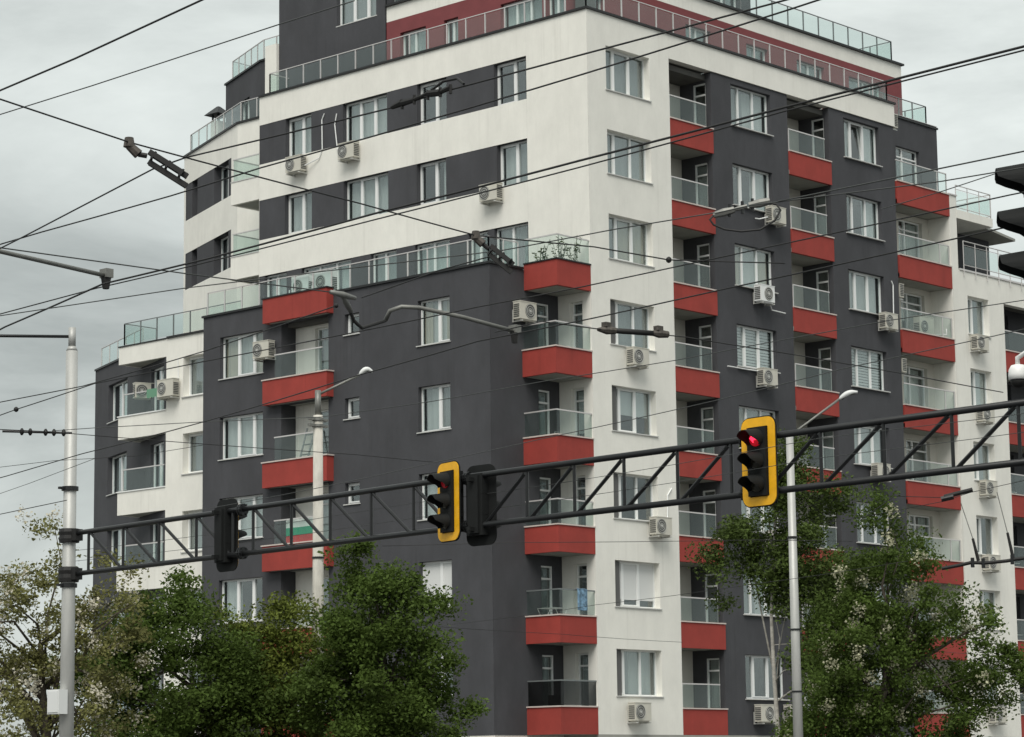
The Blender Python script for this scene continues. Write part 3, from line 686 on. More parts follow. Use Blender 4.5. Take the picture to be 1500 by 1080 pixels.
ac('air conditioner in the splayed left balcony above the green cloth', Fr((-1.05, 21.75), (.936, -.353), (-.353, -.936)), -.3, 16.1, brackets=False, pipe=[(.5, .1, 16.5), (.62, .1, 16.6), (.65, .1, 16.2)])
FT = Fr((-3.0, 0), (0, 1), (-1, 0))
ac('left one of two white air conditioners standing on the roof terrace over the red balcony', FT, 10.25, 18.3, brackets=False, dist=-.25, w=.85, h=.75, white=True, fan=.62)
ac('right one of two white air conditioners standing on the roof terrace over the red balcony', FT, 9.1, 18.3, brackets=False, dist=-.25, w=.85, h=.75, white=True, fan=.62)
ac('grey air conditioner standing behind glass on the second highest right balcony', FR, 19.75, 18.35, brackets=False, dist=-.75, w=.95, h=.75)
for k, lb in ((7, 'narrow air conditioner beside the dark top storey window at the right'), (5, 'air conditioner high on the pale wall under the second highest right balcony'), (4, 'air conditioner high on the pale wall under the third highest right balcony')):
    ac(lb, Fr((17.86, 0), (0, 1), (1, 0)), .10, b(k)+(2.98 if k == 7 else 2.12), w=.75, h=.5, fan=.5, dist=.08, d=.28)

# small things hung on or standing in the balconies
fl = MB(); y0, y1 = 9.15, 10.9; zb0 = b(2)+.86
for i, mt_ in enumerate(('flag_red', 'flag_green', 'flag_white')):
    pass
t = thing('flag', 'white, green and red striped flag hung inside a left balcony railing', 'flag', (-3.5, 10, zb0))
for i, mt_ in enumerate(('flag_red', 'flag_green', 'flag_white')):
    f = MB(); n = 14; za = zb0+.02+i*.27; zc = za+.27
    pts = [(-3.47+.025*math.sin(j*.9), y0+(y1-y0)*j/n) for j in range(n+1)]
    for (xa, ya), (xb, yb) in zip(pts, pts[1:]): f.face([(xa, ya, za), (xb, yb, za), (xb, yb, zc), (xa, ya, zc)])
    f.build('stripe', mt_, t, recalc=False)
f = MB(); zc = b(1)+1.72
pts = [(-1.10+.5*j/8, -.03-.02*math.sin(j*1.3)) for j in range(9)]
pts = [(x+.15, y) for x, y in pts]
for (xa, ya), (xb, yb) in zip(pts, pts[1:]):
    f.face([(xa, ya, zc-.68), (xb, yb, zc-.68), (xb, yb, zc), (xa, ya, zc)]); f.face([(xa, ya, zc), (xb, yb, zc), (xb, yb+.09, zc+.02), (xa, ya+.09, zc+.02)])
tag(f.build('towel', 'cloth_blue', recalc=False), 'blue and white patterned cloth hung over a low corner balcony railing', 'cloth')
f = MB(); zc = b(4)+1.75
pts = [(-1.46, 20.05+.75*j/6) for j in range(7)]
for j, ((xa, ya), (xb, yb)) in enumerate(zip(pts, pts[1:])): f.face([(xa-.03, ya, zc-.30-.05*(j % 2)), (xb-.03, yb, zc-.30-.05*((j+1) % 2)), (xb-.03, yb, zc), (xa-.03, ya, zc)]); f.face([(xa-.03, ya, zc), (xb-.03, yb, zc), (xb+.1, yb, zc+.01), (xa+.1, ya, zc+.01)])
tag(f.build('towel', 'cloth_green', recalc=False), 'green cloth hung over the far left balcony railing', 'cloth')
t = thing('armchair', 'black armchair on the lowest corner balcony behind smoked glass', 'armchair', (-.95, .6, b(0)+.17))
for nm, bx in (('seat', (-1.25, -.65, .3, .9, b(0)+.45, b(0)+.62)), ('backrest', (-1.25, -.65, .9, 1.02, b(0)+.45, b(0)+1.25)), ('armrest', (-1.37, -1.25, .3, 1.02, b(0)+.3, b(0)+.85)), ('armrest', (-.65, -.53, .3, 1.02, b(0)+.3, b(0)+.85))):
    q_ = MB(); q_.box(*bx); q_.build(nm, 'black_rubber', t)
for x in (-1.33, -.57):
    for y in (.35, .97): q_ = MB(); q_.box(x-.03, x+.03, y-.03, y+.03, b(0)+.17, b(0)+.3); q_.build('leg', 'black_rubber', t)
t = thing('stepladder', 'open stepladder leaning on a left balcony behind the lamp pole', 'ladder', (-3.2, 10.4, b(3)+.17))
for y in (10.2, 10.6):
    q_ = MB(); q_.tube([(-3.35, y, b(3)+.18), (-2.85, y-.1, b(3)+2.0)], .03, 6); q_.build('rail', 'alu_dark', t)
for i in range(5):
    a = (i+.5)/5.2; q_ = MB(); q_.box(-3.37+.5*a, -3.27+.5*a, 10.2-.1*a, 10.6-.1*a, b(3)+.18+1.82*a, b(3)+.21+1.82*a); q_.build('rung', 'alu_dark', t)

t = thing('folding_chair', 'folding chair with a rounded back in the corner balcony below the rod insulator', 'chair', (-.9, .5, b(3)+.17))
z = b(3)+.17
q_ = MB(); q_.box(-1.1, -.7, .3, .68, z+.43, z+.46); q_.build('seat', 'drape_grey', t)
q_ = MB(); q_.tube([(-1.1, .70, z+.46), (-1.08, .76, z+.78), (-1.0, .78, z+.92), (-.8, .78, z+.92), (-.72, .76, z+.78), (-.70, .70, z+.46)], .02, 6); q_.box(-1.06, -.74, .75, .77, z+.62, z+.84); q_.build('backrest', 'alu_dark', t)
for x in (-1.1, -.7):
    q_ = MB(); q_.tube([(x, .3, z), (x, .70, z+.46)], .014, 6); q_.build('leg', 'alu_dark', t); q_ = MB(); q_.tube([(x, .72, z), (x, .3, z+.44)], .014, 6); q_.build('leg', 'alu_dark', t)
t = thing('drying_rack', 'low wire drying rack on the corner balcony with the patterned cloth', 'drying rack', (-1.2, .7, b(1)+.17))
z = b(1)+.17
for y in (.35, 1.1):
    q_ = MB(); q_.tube([(-1.6, y, z), (-1.0, y, z+.95)], .012, 5); q_.tube([(-1.0, y, z), (-1.6, y, z+.95)], .012, 5); q_.build('frame', 'alu', t)
for i in range(7):
    q_ = MB(); q_.tube([(-1.6+.1*i, .35, z+.95), (-1.6+.1*i, 1.1, z+.95)], .007, 5); q_.build('bar', 'alu', t)
t = thing('cabinet', 'pale storage cabinet standing in a recessed balcony of the first column', 'cabinet', (4.9, 1.2, b(4)+.17))
z = b(4)+.17
q_ = MB(); q_.box(4.55, 5.2, 1.0, 1.4, z, z+1.45); q_.build('carcass', 'ac_white', t)
for x in (4.56, 4.885):
    q_ = MB(); q_.box(x, x+.305, .98, .998, z+.03, z+1.42); q_.build('door', 'lamp_white', t)
# ------------------------------------------------------------------ truss gantry
GA = Vector((-35.2, -18.3)); gd = (Vector((-36.8, -38.5))-GA).normalized(); gn = Vector((gd.y, -gd.x))   # gn points to +x side? checked below
if gn.x > 0: gn = -gn                                                   # gn: towards the traffic side (-x)
def G(s, z, o=0.): return (GA.x+gd.x*s+gn.x*o, GA.y+gd.y*s+gn.y*o, z)
ZT, ZB = 6.04, 5.34
t = thing('signal_gantry', 'black steel truss gantry on a grey mast carrying the traffic lights over the road', 'gantry', G(-.15, -.02))
mx_, my_ = G(-.05, 0)[:2]
q_ = MB(); q_.tube([(mx_, my_, -.02), (mx_, my_, 9.3)], [.135, .105], 18); q_.tube([(mx_, my_, 9.3), (mx_, my_, 9.38)], [.105, .07], 18); q_.tube([(mx_, my_, 9.38), (mx_, my_, 9.72)], .065, 14)
q_.tube([(mx_, my_, -.02), (mx_, my_, .3)], .2, 18); MAST = q_.build('mast', 'steel_pole', t, smooth=True)
q_ = MB(); SE = 26.0
q_.tube([G(.05, ZT+.01), G(10.2, ZT+.05), G(SE, ZT)], .044, 10); q_.build('upper_chord', 'black_steel', t, smooth=True)
q_ = MB(); q_.tube([G(.05, ZB), G(10.2, ZB+.02), G(SE, ZB)], .044, 10); q_.build('lower_chord', 'black_steel', t, smooth=True)
vsx = [.56, 1.61, 2.66, 3.72, 4.72, 5.26, 6.25, 7.23, 8.22, 9.21, 10.15, 10.75, 11.69, 12.66, 13.64, 14.65, 15.63, 16.2, 17.17, 18.2, 19.26, 20.25, 21.25, 22.25, 23.25, 24.25, 25.25]
for i, s in enumerate(vsx):
    q_ = MB(); q_.tube([G(s, ZB), G(s, ZT)], .026, 6); q_.build('upright', 'black_steel', t)
    if i < len(vsx)-1 and vsx[i+1]-s > .7:
        e = vsx[i+1]; q_ = MB()
        q_.tube([G(s+.06, ZT-.02), G(e-.08, ZB+.03)] if s < 10.2 else [G(s+.06, ZB+.03), G(e-.05, ZT-.02)], .027, 6); q_.build('diagonal', 'black_steel', t)
for s in (4.98, 10.45, 15.9):
    for z in (ZT, ZB):
        q_ = MB(); ax = Vector((gd.x, gd.y, 0)); c0 = Vector(G(s-.05, z+.02))
        q_.lathe([(.10, 0), (.10, .03)], c0, ax, 14); q_.lathe([(.10, .05), (.10, .08)], c0, ax, 14)
        for j in range(6):
            an = j*math.pi/3; o_ = Vector((0, 0, math.sin(an)*.085))+Vector((gn.x, gn.y, 0))*math.cos(an)*.085
            q_.lathe([(.015, -.02), (.015, .10)], c0+o_, ax, 6)
        q_.build('flange', 'black_steel', t)
for z, hgt in ((ZT-.02, .24), (ZB, .26)):
    q_ = MB(); q_.lathe([(.175, -hgt/2), (.185, -hgt/4), (.175, 0), (.19, hgt/4), (.17, hgt/2)], (mx_, my_, z), (0, 0, 1), 16); q_.box(mx_-.08, mx_+.08, my_-.28, my_, z-.1, z+.1); q_.build('collar', 'black_rubber', t)
for z in (5.15, 6.85):
    q_ = MB(); q_.lathe([(.15, -.035), (.15, .035)], (mx_, my_, z), (0, 0, 1), 16); q_.box(mx_-.24, mx_-.12, my_-.03, my_+.03, z-.02, z+.02); q_.build('clamp_band', 'black_steel', t)
q_ = MB(); q_.box(mx_-.30, mx_-.11, my_-.16, my_+.16, 2.92, 3.34); q_.box(mx_-.315, mx_-.30, my_-.14, my_+.14, 2.95, 3.31)
tag(q_.build('control_box', 'lamp_white'), 'small white metal box strapped to the grey gantry mast', 'electrical box')

# ------------------------------------------------------------------ traffic lights
def rrect(w, h, r, n=6):
    out = []
    for cx, cz, a0 in ((w/2-r, h/2-r, 0), (-w/2+r, h/2-r, 90), (-w/2+r, -h/2+r, 180), (w/2-r, -h/2+r, 270)):
        for i in range(n+1):
            a = R(a0+90*i/n); out.append((cx+r*math.cos(a), cz+r*math.sin(a)))
    return out
def signal(label, loc, rz, lit='lens_red', board=True, sc=1.0):
    t = thing('traffic_light', label, 'traffic light', loc, 'traffic lights over the road')
    t.rotation_euler = (0, 0, rz); t.scale = (sc,)*3; t['_o'] = (0, 0, 0)
    def ring(outer, inner, y0, y1, name, mt, par=t):
        m_ = MB(); n = len(outer)
        for A, B_ in ((outer, inner),):
            for k in range(n):
                j = (k+1) % n
                f4 = [(A[k][0], y0, A[k][1]), (A[j][0], y0, A[j][1]), (B_[j][0], y0, B_[j][1]), (B_[k][0], y0, B_[k][1])]
                b4 = [(x, y1, z) for x, _, z in f4]
                m_.face(f4); m_.face(list(reversed(b4))); m_.face([f4[0], f4[1], b4[1], b4[0]]); m_.face([f4[2], f4[3], b4[3], b4[2]])
        return m_.build(name, mt, par, recalc=True)
    if board:
        ring(rrect(.60, 1.18, .14), rrect(.30, .88, .02), .005, .022, 'backboard', 'signal_black')
        ring(rrect(.57, 1.15, .125), rrect(.335, .915, .015), -.008, .004, 'yellow_border', 'signal_yellow')
    h = MB()
    for i in (-1, 0, 1): h.box(-.155, .155, -.05, .16, i*.30-.148, i*.30+.148)
    h.box(-.14, .14, -.04, .15, -.44, .44); h.box(-.10, .10, .16, .20, -.42, .42); h.box(-.03, .03, .2, .3, .33, .39); h.box(-.03, .03, .2, .3, -.39, -.33)
    h.tube([(.17, .1, .20), (.19, .1, .20)], .03, 8); h.tube([(.17, .1, -.20), (.19, .1, -.20)], .03, 8)
    h.build('housing', 'signal_black', t)
    for i, (z, mt_) in enumerate(((.30, lit), (0, 'lens_off'), (-.30, 'lens_off'))):
        l = MB(); l.lathe([(.105, -.05), (.105, -.062), (.08, -.075), (.04, -.084), (.01, -.087)], (0, 0, z), (0, 1, 0), 20) if False else l.lathe([(.105, .05), (.105, .062), (.08, .075), (.04, .084), (.01, .087)], (0, 0, z), (0, -1, 0), 20)
        l.build('lens', mt_, t, smooth=True)
        if mt_ == 'lens_red':           # the lit left arrow inside the red lens
            s_ = MB(); yy = -.094
            for poly in ([(-.075, .0), (-.01, .062), (-.01, .024), (.072, .024), (.072, -.024), (-.01, -.024), (-.01, -.062)],):
                f4 = [(x, yy, z+w_) for x, w_ in poly]; s_.face(f4); bk = [(x, yy+.006, w_) for x, _, w_ in f4]; s_.face(list(reversed(bk)))
                for k in range(len(f4)): j = (k+1) % len(f4); s_.face([f4[k], f4[j], bk[j], bk[k]])
            s_.build('lit_arrow', 'lit_red', t)
        v = MB(); n = 18; r0 = .128
        for k in range(n):
            a0 = R(-35+250*k/n); a1 = R(-35+250*(k+1)/n)
            def dep(a):
                x = max(0, min(1, (math.sin(a)+.35)/.8)); return .07+.19*x*x*(3-2*x)
            pa = [(r0*math.cos(a0), -.05, z+r0*math.sin(a0)), (r0*math.cos(a1), -.05, z+r0*math.sin(a1)), (.93*r0*math.cos(a1), -.05-dep(a1), z+.93*r0*math.sin(a1)-.03), (.93*r0*math.cos(a0), -.05-dep(a0), z+.93*r0*math.sin(a0)-.03)]
            pb = [(x*.95, y, z+(w_-z)*.95) for x, y, w_ in pa]
            v.face(pa); v.face(list(reversed(pb))); v.face([pa[2], pa[3], pb[3], pb[2]])
        v.build('visor', 'signal_black', t, recalc=False)
    return t
base_rz = math.atan2(gn.y, gn.x)+math.pi/2                # local -Y looks along gn
signal('yellow-bordered traffic light near the middle of the truss with a dim red lens', G(10.13, 5.74, .12), base_rz-R(9), 'lens_red_dim')
signal('yellow-bordered traffic light glowing red on the right half of the truss', G(16.22, 5.74, .12), base_rz+R(1), 'lens_red')
def rear(label, s, z, tw):
    return signal(label, G(s, z, -.10), base_rz+math.pi+tw, 'lens_off')
rear('black back of a traffic light right beside the dim yellow-bordered one', 10.62, 5.66, R(4))
rear('black back of a traffic light on the left part of the truss', 4.45, 5.69, R(-2))
signal('large close traffic light cut off by the right edge, three black hoods showing', (-46.42, -44.70, 5.845), math.atan2(.80, -.60)+math.pi/2, 'lens_off', board=False, sc=1.13)
t = thing('signal_pole', 'dark pole with a bracket arm holding the close traffic light at the right edge', 'pole', (-45.6, -46.6, -.02))
q_ = MB(); q_.tube([(-45.6, -46.6, -.02), (-45.6, -46.6, 6.6)], [.1, .08], 14); q_.build('shaft', 'black_steel', t, smooth=True)
q_ = MB(); q_.tube([(-45.6, -46.6, 5.85), (-46.2, -45.1, 5.85)], .04, 8); q_.build('arm', 'black_steel', t)
# dome camera
t = thing('dome_camera', 'white dome security camera on a stem above the right end of the truss', 'camera', G(20.27, 6.1))
cx, cy, cz = G(20.27, 6.38)
q_ = MB(); q_.lathe([(.04, .14), (.08, .13), (.11, .08), (.116, .02), (.116, -.04), (.10, -.045)], (cx, cy, cz), (0, 0, 1), 22); q_.build('housing', 'camera_white', t, smooth=True)
q_ = MB(); q_.lathe([(.098, 0), (.092, .04), (.07, .078), (.033, .097), (.005, .102)], (cx, cy, cz-.04), (0, 0, -1), 20); q_.build('dome', 'black_rubber', t, smooth=True)
q_ = MB(); q_.tube([(cx, cy, cz+.14), (cx, cy, cz+.22), (cx+gd.x*.12, cy+gd.y*.12, cz+.27), (cx+gd.x*.3, cy+gd.y*.3, cz+.2), (cx+gd.x*.3, cy+gd.y*.3, ZT)], .03, 8); q_.build('stem', 'camera_white', t, smooth=True)

# ------------------------------------------------------------------ lamp poles
t = thing('street_lamp', 'weathered concrete lamp pole with a curved white lamp head, rising from the left trees', 'street lamp', (-21.21, -9.66, -.0), 'street lamps')
q_ = MB(); q_.tube([(-21.21, -9.66, 0), (-21.21, -9.66, 10.35)], [.165, .112], 14); q_.build('shaft', 'concrete_pole', t, smooth=True)
q_ = MB(); q_.tube([(-21.21, -9.66, 10.35), (-21.21, -9.66, 10.95)], .075, 10); q_.build('top_pipe', 'zinc', t, smooth=True)
q_ = MB(); q_.tube([(-21.21, -9.66, 10.85), (-20.9, -9.95, 11.05), (-20.5, -10.34, 11.32)], .03, 8); q_.build('arm', 'zinc', t, smooth=True)
def lamphead(t, a, c, droop):
    a, c = Vector(a), Vector(c); n = 8; pts = []; rr = []
    for i in range(n+1):
        f = i/n; p = a.lerp(c, f); p.z += droop*math.sin(math.pi*f); pts.append(p); rr.append(.022+.040*math.sin(math.pi*min(1, f*1.1))**.6 if f < .95 else .03)
    m_ = MB(); m_.tube(pts, rr, 10)
    m_.v = [(x, y, z) for x, y, z in m_.v]
    m_.build('lamp_head', 'lamp_white', t, smooth=True)
    m_ = MB(); m_.tube([p-Vector((0, 0, .035)) for p in pts[1:-1]], .03, 8); m_.build('lamp_glass', 'ac_grille', t, smooth=True)
lamphead(t, (-20.5, -10.34, 11.32), (-20.26, -10.56, 11.40), .1)
for z in (10.25, 10.1):
    q_ = MB(); q_.lathe([(.15, -.03), (.15, .03)], (-21.21, -9.66, z), (0, 0, 1), 12); q_.box(-21.21-.3, -21.21+.3, -9.70, -9.62, z-.03, z+.03); q_.build('clamp_band', 'zinc', t)
for z in (6.95, 4.9):
    q_ = MB(); q_.lathe([(.152, -.02), (.152, .02)], (-21.21, -9.66, z), (0, 0, 1), 12); q_.build('clamp_band', 'black_steel', t)
t = thing('street_lamp', 'slim grey steel lamp pole with a long slanted arm beside the right tree', 'street lamp', (-15.35, -19.22, 0), 'street lamps')
q_ = MB(); q_.tube([(-15.35, -19.22, 0), (-15.35, -19.22, 9.42)], [.125, .085], 14); q_.build('shaft', 'steel_pole', t, smooth=True)
q_ = MB(); q_.tube([(-15.35, -19.22, 9.0), (-15.33, -19.25, 9.45), (-15.2, -19.44, 9.62), (-14.66, -20.18, 10.27)], .028, 8); q_.build('arm', 'zinc', t, smooth=True)
lamphead(t, (-14.68, -20.16, 10.25), (-14.42, -20.5, 10.41), .06)
for z in (7.1, 5.0, 3.6):
    q_ = MB(); q_.lathe([(.122, -.02), (.122, .02)], (-15.35, -19.22, z), (0, 0, 1), 12); q_.build('clamp_band', 'black_steel', t)

# ------------------------------------------------------------------ overhead wires and their fittings
WIRES = [
('thin black wire cutting across the top left corner of the sky',0.007,5.90,[(-53.45,-35.57),(-55.82,-51.19)]),
('faint high grey wire rising from left sky edge to the dark penthouse tower',0.007,8.50,[(-47.98,-26.63),(-48.07,-37.97),(-48.09,-38.87)]),
('long span wire carrying both slanted black insulators',0.007,6.00,[(-60.68,-43.55),(-52.59,-41.35),(-52.04,-41.28),(-50.16,-41.07),(-48.68,-40.87),(-47.65,-41.23),(-46.79,-41.31),(-45.96,-41.90)]),
('contact wire with a black bolted splice in front of the top window band',0.007,6.00,[(-49.33,-31.23),(-51.98,-40.85),(-52.04,-41.28),(-51.98,-43.23),(-52.03,-43.80),(-52.05,-44.93),(-52.08,-46.49),(-52.41,-53.73)]),
('thin wire running from the left edge junction to the pale forked pull-off clamp',0.007,6.00,[(-58.16,-37.57),(-49.32,-38.06),(-47.84,-38.29)]),
('contact wire crossing the top storey just below the spliced wire',0.007,6.20,[(-50.21,-30.22),(-50.66,-37.83),(-50.77,-39.60),(-50.90,-40.79),(-50.98,-42.08),(-51.16,-44.16),(-51.37,-45.96),(-51.41,-46.24),(-52.52,-53.49)]),
('thick black feeder wire, upper of the close pair crossing the whole building',0.010,6.00,[(-46.51,-27.96),(-48.84,-34.87),(-49.53,-37.21),(-49.60,-38.64),(-49.83,-40.90),(-50.01,-43.15),(-50.17,-45.06),(-51.14,-53.94)]),
('thinner black wire, lower of the close pair crossing the whole building',0.007,6.15,[(-48.41,-27.74),(-48.95,-36.37),(-48.99,-37.48),(-49.19,-40.24),(-49.38,-42.60),(-49.62,-44.65),(-50.63,-53.61)]),
('slack thin wire sagging from left sky into the grey jumper loop',0.006,6.00,[(-50.76,-28.55),(-48.89,-37.55),(-48.53,-38.98),(-48.09,-40.61),(-48.06,-41.80),(-47.97,-42.73)]),
('wire leaving the grey jumper loop towards the right edge above the red balconies',0.007,6.00,[(-47.94,-43.32),(-47.96,-44.33),(-48.54,-52.52)]),
('short black wire from the forked clamp up to the terrace corner',0.007,6.00,[(-47.45,-38.29),(-47.85,-39.63),(-48.01,-40.53)]),
('long contact wire with a small black ball at its left end',0.007,6.00,[(-43.43,-23.07),(-45.42,-30.45),(-46.00,-32.63),(-46.12,-34.56),(-46.22,-36.92),(-46.35,-38.68),(-46.40,-39.98),(-46.52,-41.24),(-46.63,-42.40),(-46.86,-44.67),(-47.55,-51.82)]),
('wire from the left mast ending in a ball clamp under the left red balcony',0.007,6.05,[(-45.79,-23.55),(-45.77,-32.12),(-46.34,-34.82),(-47.15,-37.64)]),
('contact wire passing over the curved pipe arm tip and middle red balconies',0.008,6.00,[(-39.95,-18.07),(-42.30,-27.68),(-43.14,-31.10),(-44.30,-34.93),(-44.97,-37.38),(-45.13,-39.04),(-45.40,-40.80),(-45.61,-42.36),(-45.86,-43.96),(-46.81,-51.19)]),
('thin grey wire in the left sky just below the bead insulators',0.005,6.30,[(-36.61,-14.47),(-40.34,-25.46)]),
('very thin nearly level wire in the left sky behind the steel mast',0.005,6.40,[(-41.39,-16.15),(-40.12,-24.24),(-39.59,-25.47),(-39.68,-27.06)]),
('short black stay wire tied to the steel mast above the blossoming tree',0.007,5.40,[(-40.99,-18.60),(-42.37,-27.46)]),
('short stub wire entering the bead insulator string from the left edge',0.007,6.00,[(-51.29,-26.87),(-43.89,-29.17)]),
('thin span wire dropping gently from the bead insulators to the dark wall',0.006,5.90,[(-44.37,-29.75),(-43.47,-29.88),(-41.83,-30.19),(-40.13,-30.59),(-38.79,-30.69)]),
('thin pale span wire rising from the bead insulators across the corner balconies',0.006,6.20,[(-43.05,-28.08),(-42.84,-28.63),(-42.19,-29.99),(-41.40,-31.30),(-41.35,-33.20),(-41.55,-35.16),(-41.62,-37.17),(-41.80,-38.43),(-42.01,-40.22),(-42.44,-48.89)]),
('thin pale wire rising from the truss over the left lamp pole to the dome camera',0.006,5.90,[(-37.12,-24.10),(-37.84,-27.50),(-38.74,-30.64),(-39.51,-33.35),(-40.57,-37.01),(-41.35,-39.17),(-44.54,-48.66)]),
('short span wire between the pipe arm tip and the rod insulator on the white corner',0.007,6.00,[(-45.23,-37.85),(-45.35,-38.57),(-44.52,-38.68)]),
('span wire falling right from the rod insulator to the end of the truss',0.007,6.00,[(-43.95,-38.88),(-43.65,-38.95),(-42.02,-39.04),(-40.10,-39.08),(-38.04,-39.06)]),
('thin level wire just beneath the truss in front of the corner balconies',0.006,5.50,[(-33.64,-24.48),(-32.54,-26.19),(-29.71,-29.16),(-28.28,-30.03)]),
('thin wire rising rightwards in front of the lower corner balconies',0.006,5.30,[(-19.55,-12.39),(-22.07,-19.08),(-24.17,-24.91),(-26.28,-29.73)]),
('thin pale wire in front of the green trees left of the concrete pole',0.006,5.40,[(-23.54,-3.72),(-22.35,-7.66),(-21.63,-10.80),(-21.74,-12.88)]),
('thin dark wire across the second lowest corner balcony',0.007,5.20,[(-22.58,-13.21),(-20.46,-12.84),(-15.74,-12.41),(-10.12,-11.70)]),
('thin wire through the right tree below the blossoms',0.007,5.00,[(-12.82,-17.36),(-10.99,-17.53),(1.18,-14.67)]),
('upper of two thin cables strung between the truss chords',0.005,5.82,[(-34.69,-17.38),(-35.82,-27.28),(-36.11,-30.31),(-37.43,-36.04),(-38.37,-46.16)]),
('lower of two thin cables strung between the truss chords',0.005,5.62,[(-34.81,-17.54),(-35.63,-27.10),(-35.88,-30.10),(-37.13,-35.81),(-38.72,-46.04)]),
('pale thin wire leaving the grey jumper loop for the sky at the right',0.006,6.00,[(-47.95,-42.72),(-47.98,-43.09),(-47.85,-43.64),(-47.62,-44.57),(-47.31,-52.28)]),
('short pale wire crossing the right terrace railing',0.005,6.40,[(-45.62,-42.66),(-45.82,-43.39),(-46.07,-44.10)]),
('drooping wire from the right tree top to the small black section insulator',0.007,5.60,[(-30.30,-31.60),(-32.81,-33.95),(-32.11,-34.32)]),
('thin stay wire passing the small black section insulator by the right balconies',0.006,5.90,[(-27.81,-29.29),(-29.20,-32.38),(-29.97,-33.38),(-34.81,-40.97)]),
]
for lb, r, z, pts in WIRES:
    P = [Vector((x, y, z)) for x, y in pts]
    out = [P[0]]
    for a, c in zip(P, P[1:]):
        L = (c-a).length; n = 4
        for i in range(1, n+1):
            f = i/n; p = a.lerp(c, f); p.z -= .0010*L*L*math.sin(math.pi*f)*.5; out.append(p)
    q_ = MB(); q_.tube(out, r*.82, 6)
    pale = any(w in lb for w in ('pale', 'grey', 'cables strung'))
    if 'faint' in lb or 'pale' in lb: r *= .8
    tag(q_.build('overhead_wire', 'cable_pale' if pale else 'cable', smooth=True), lb, 'overhead wire', 'wires over the street')
def slanted(label, pts, top):
    """bolted section insulator: clamp on the wire and a slanted bundle of black bars"""
    P = [Vector(p) for p in pts]; t = thing('line_insulator', label, 'line insulator', tuple(P[0]), 'insulators on the wires')
    q_ = MB(); q_.tube([P[0]+Vector((0, 0, .035)), P[0]-Vector((0, 0, .03))], [.03, .04], 8); q_.tube([P[0]-Vector((0, 0, .02)), P[1]], [.03, .036], 8); q_.build('clamp', 'rusty_iron', t)
    q_ = MB(); q_.tube([P[1], P[2]], .018, 8); q_.build('neck', 'black_rubber', t)
    ax = (P[3]-P[2]).normalized(); sd = ax.cross(Vector((0, 0, 1))).normalized(); up = sd.cross(ax)
    for i, (o_, u_) in enumerate(((.027, .026), (-.027, .034), (0, -.03))):
        e0 = P[2]+sd*o_+up*u_+ax*(.02*i); e1 = P[3]+sd*o_+up*u_+ax*.035*(i-1)
        q_ = MB(); a_, c_ = .018, .018; q_.hexa([e0-sd*a_-up*c_, e0+sd*a_-up*c_, e1+sd*a_-up*c_, e1-sd*a_-up*c_, e0-sd*a_+up*c_, e0+sd*a_+up*c_, e1+sd*a_+up*c_, e1-sd*a_+up*c_]); q_.build('bar', 'black_rubber', t)
    for f in (.12, .5, .85):
        c0 = P[2].lerp(P[3], f); q_ = MB(); q_.tube([c0-sd*.05, c0+sd*.05], .009, 6); q_.tube([c0-up*.045, c0+up*.058], .009, 6); q_.build('bolt', 'black_steel', t)
    return t
slanted('slanted black bolted insulator hanging in the left sky', [(-52.59, -41.34, 6.0), (-52.54, -41.38, 5.92), (-52.5, -41.42, 5.91), (-52.3, -41.58, 5.75)], 0)
slanted('slanted black bolted insulator in front of the dark block top corner', [(-48.68, -40.87, 6.0), (-48.64, -40.91, 5.93), (-48.61, -40.94, 5.89), (-48.49, -41.07, 5.74)], 0)
t = thing('wire_splice', 'rough black bolted splice on the wire in front of the top window band', 'wire splice', (-51.98, -43.4, 6.0), 'insulators on the wires')
sp = [(-51.985, -43.26), (-51.99, -43.36), (-52.02, -43.50), (-52.04, -43.64), (-52.03, -43.74), (-52.04, -43.84)]
for i, ((xa, ya), (xb, yb)) in enumerate(zip(sp, sp[1:])):
    q_ = MB(); q_.tube([(xa, ya, 6.0+.008*(i % 2)), (xb, yb, 6.0+.012*((i+1) % 2))], [.014+.008*(i % 2), .024-.007*(i % 3)], 7); q_.tube([(xb, yb, 5.97), (xb, yb, 6.03)], .011, 6); q_.build('clamp', 'black_rubber', t)
q_ = MB(); q_.tube([(-52.03, -43.66, 6.03), (-52.02, -43.76, 6.07), (-52.02, -43.88, 6.065), (-52.045, -43.96, 6.01)], .009, 6); q_.build('jumper', 'cable', t)
t = thing('line_insulator', 'black rod insulator with grey end clamps in front of the white corner column', 'line insulator', (-44.58, -38.72, 6.0), 'insulators on the wires')
q_ = MB(); q_.tube([(-44.50, -38.69, 6.0), (-44.02, -38.885, 6.0)], .027, 10); q_.build('rod', 'black_rubber', t, smooth=True)
for xa, xb, ya, yb in ((-44.62, -44.44, -38.64, -38.715), (-44.10, -43.9, -38.855, -38.93)):
    q_ = MB(); q_.tube([(xa, ya, 6.0), ((xa+xb)/2, (ya+yb)/2, 6.0), (xb, yb, 6.0)], [.016, .043, .034], 8); q_.box((xa+xb)/2-.04, (xa+xb)/2+.04, (ya+yb)/2-.03, (ya+yb)/2+.03, 6.03, 6.075); q_.build('end_clamp', 'rusty_iron', t)
t = thing('wire_splice', 'grey bolted tensioner with a drooping black cable loop over the first dark strip', 'wire splice', (-47.72, -42.56, 6.05), 'insulators on the wires')
for (a, c, r) in (((-47.74, -42.54, 6.045), (-47.64, -42.67, 6.085), .034), ((-47.64, -42.67, 6.085), (-47.58, -42.75, 6.11), .02), ((-47.57, -42.76, 6.115), (-47.47, -42.89, 6.145), .036)):
    q_ = MB(); q_.tube([a, Vector(a).lerp(Vector(c), .5), c], [r*.7, r, r*.8], 8); q_.build('clamp', 'zinc', t)
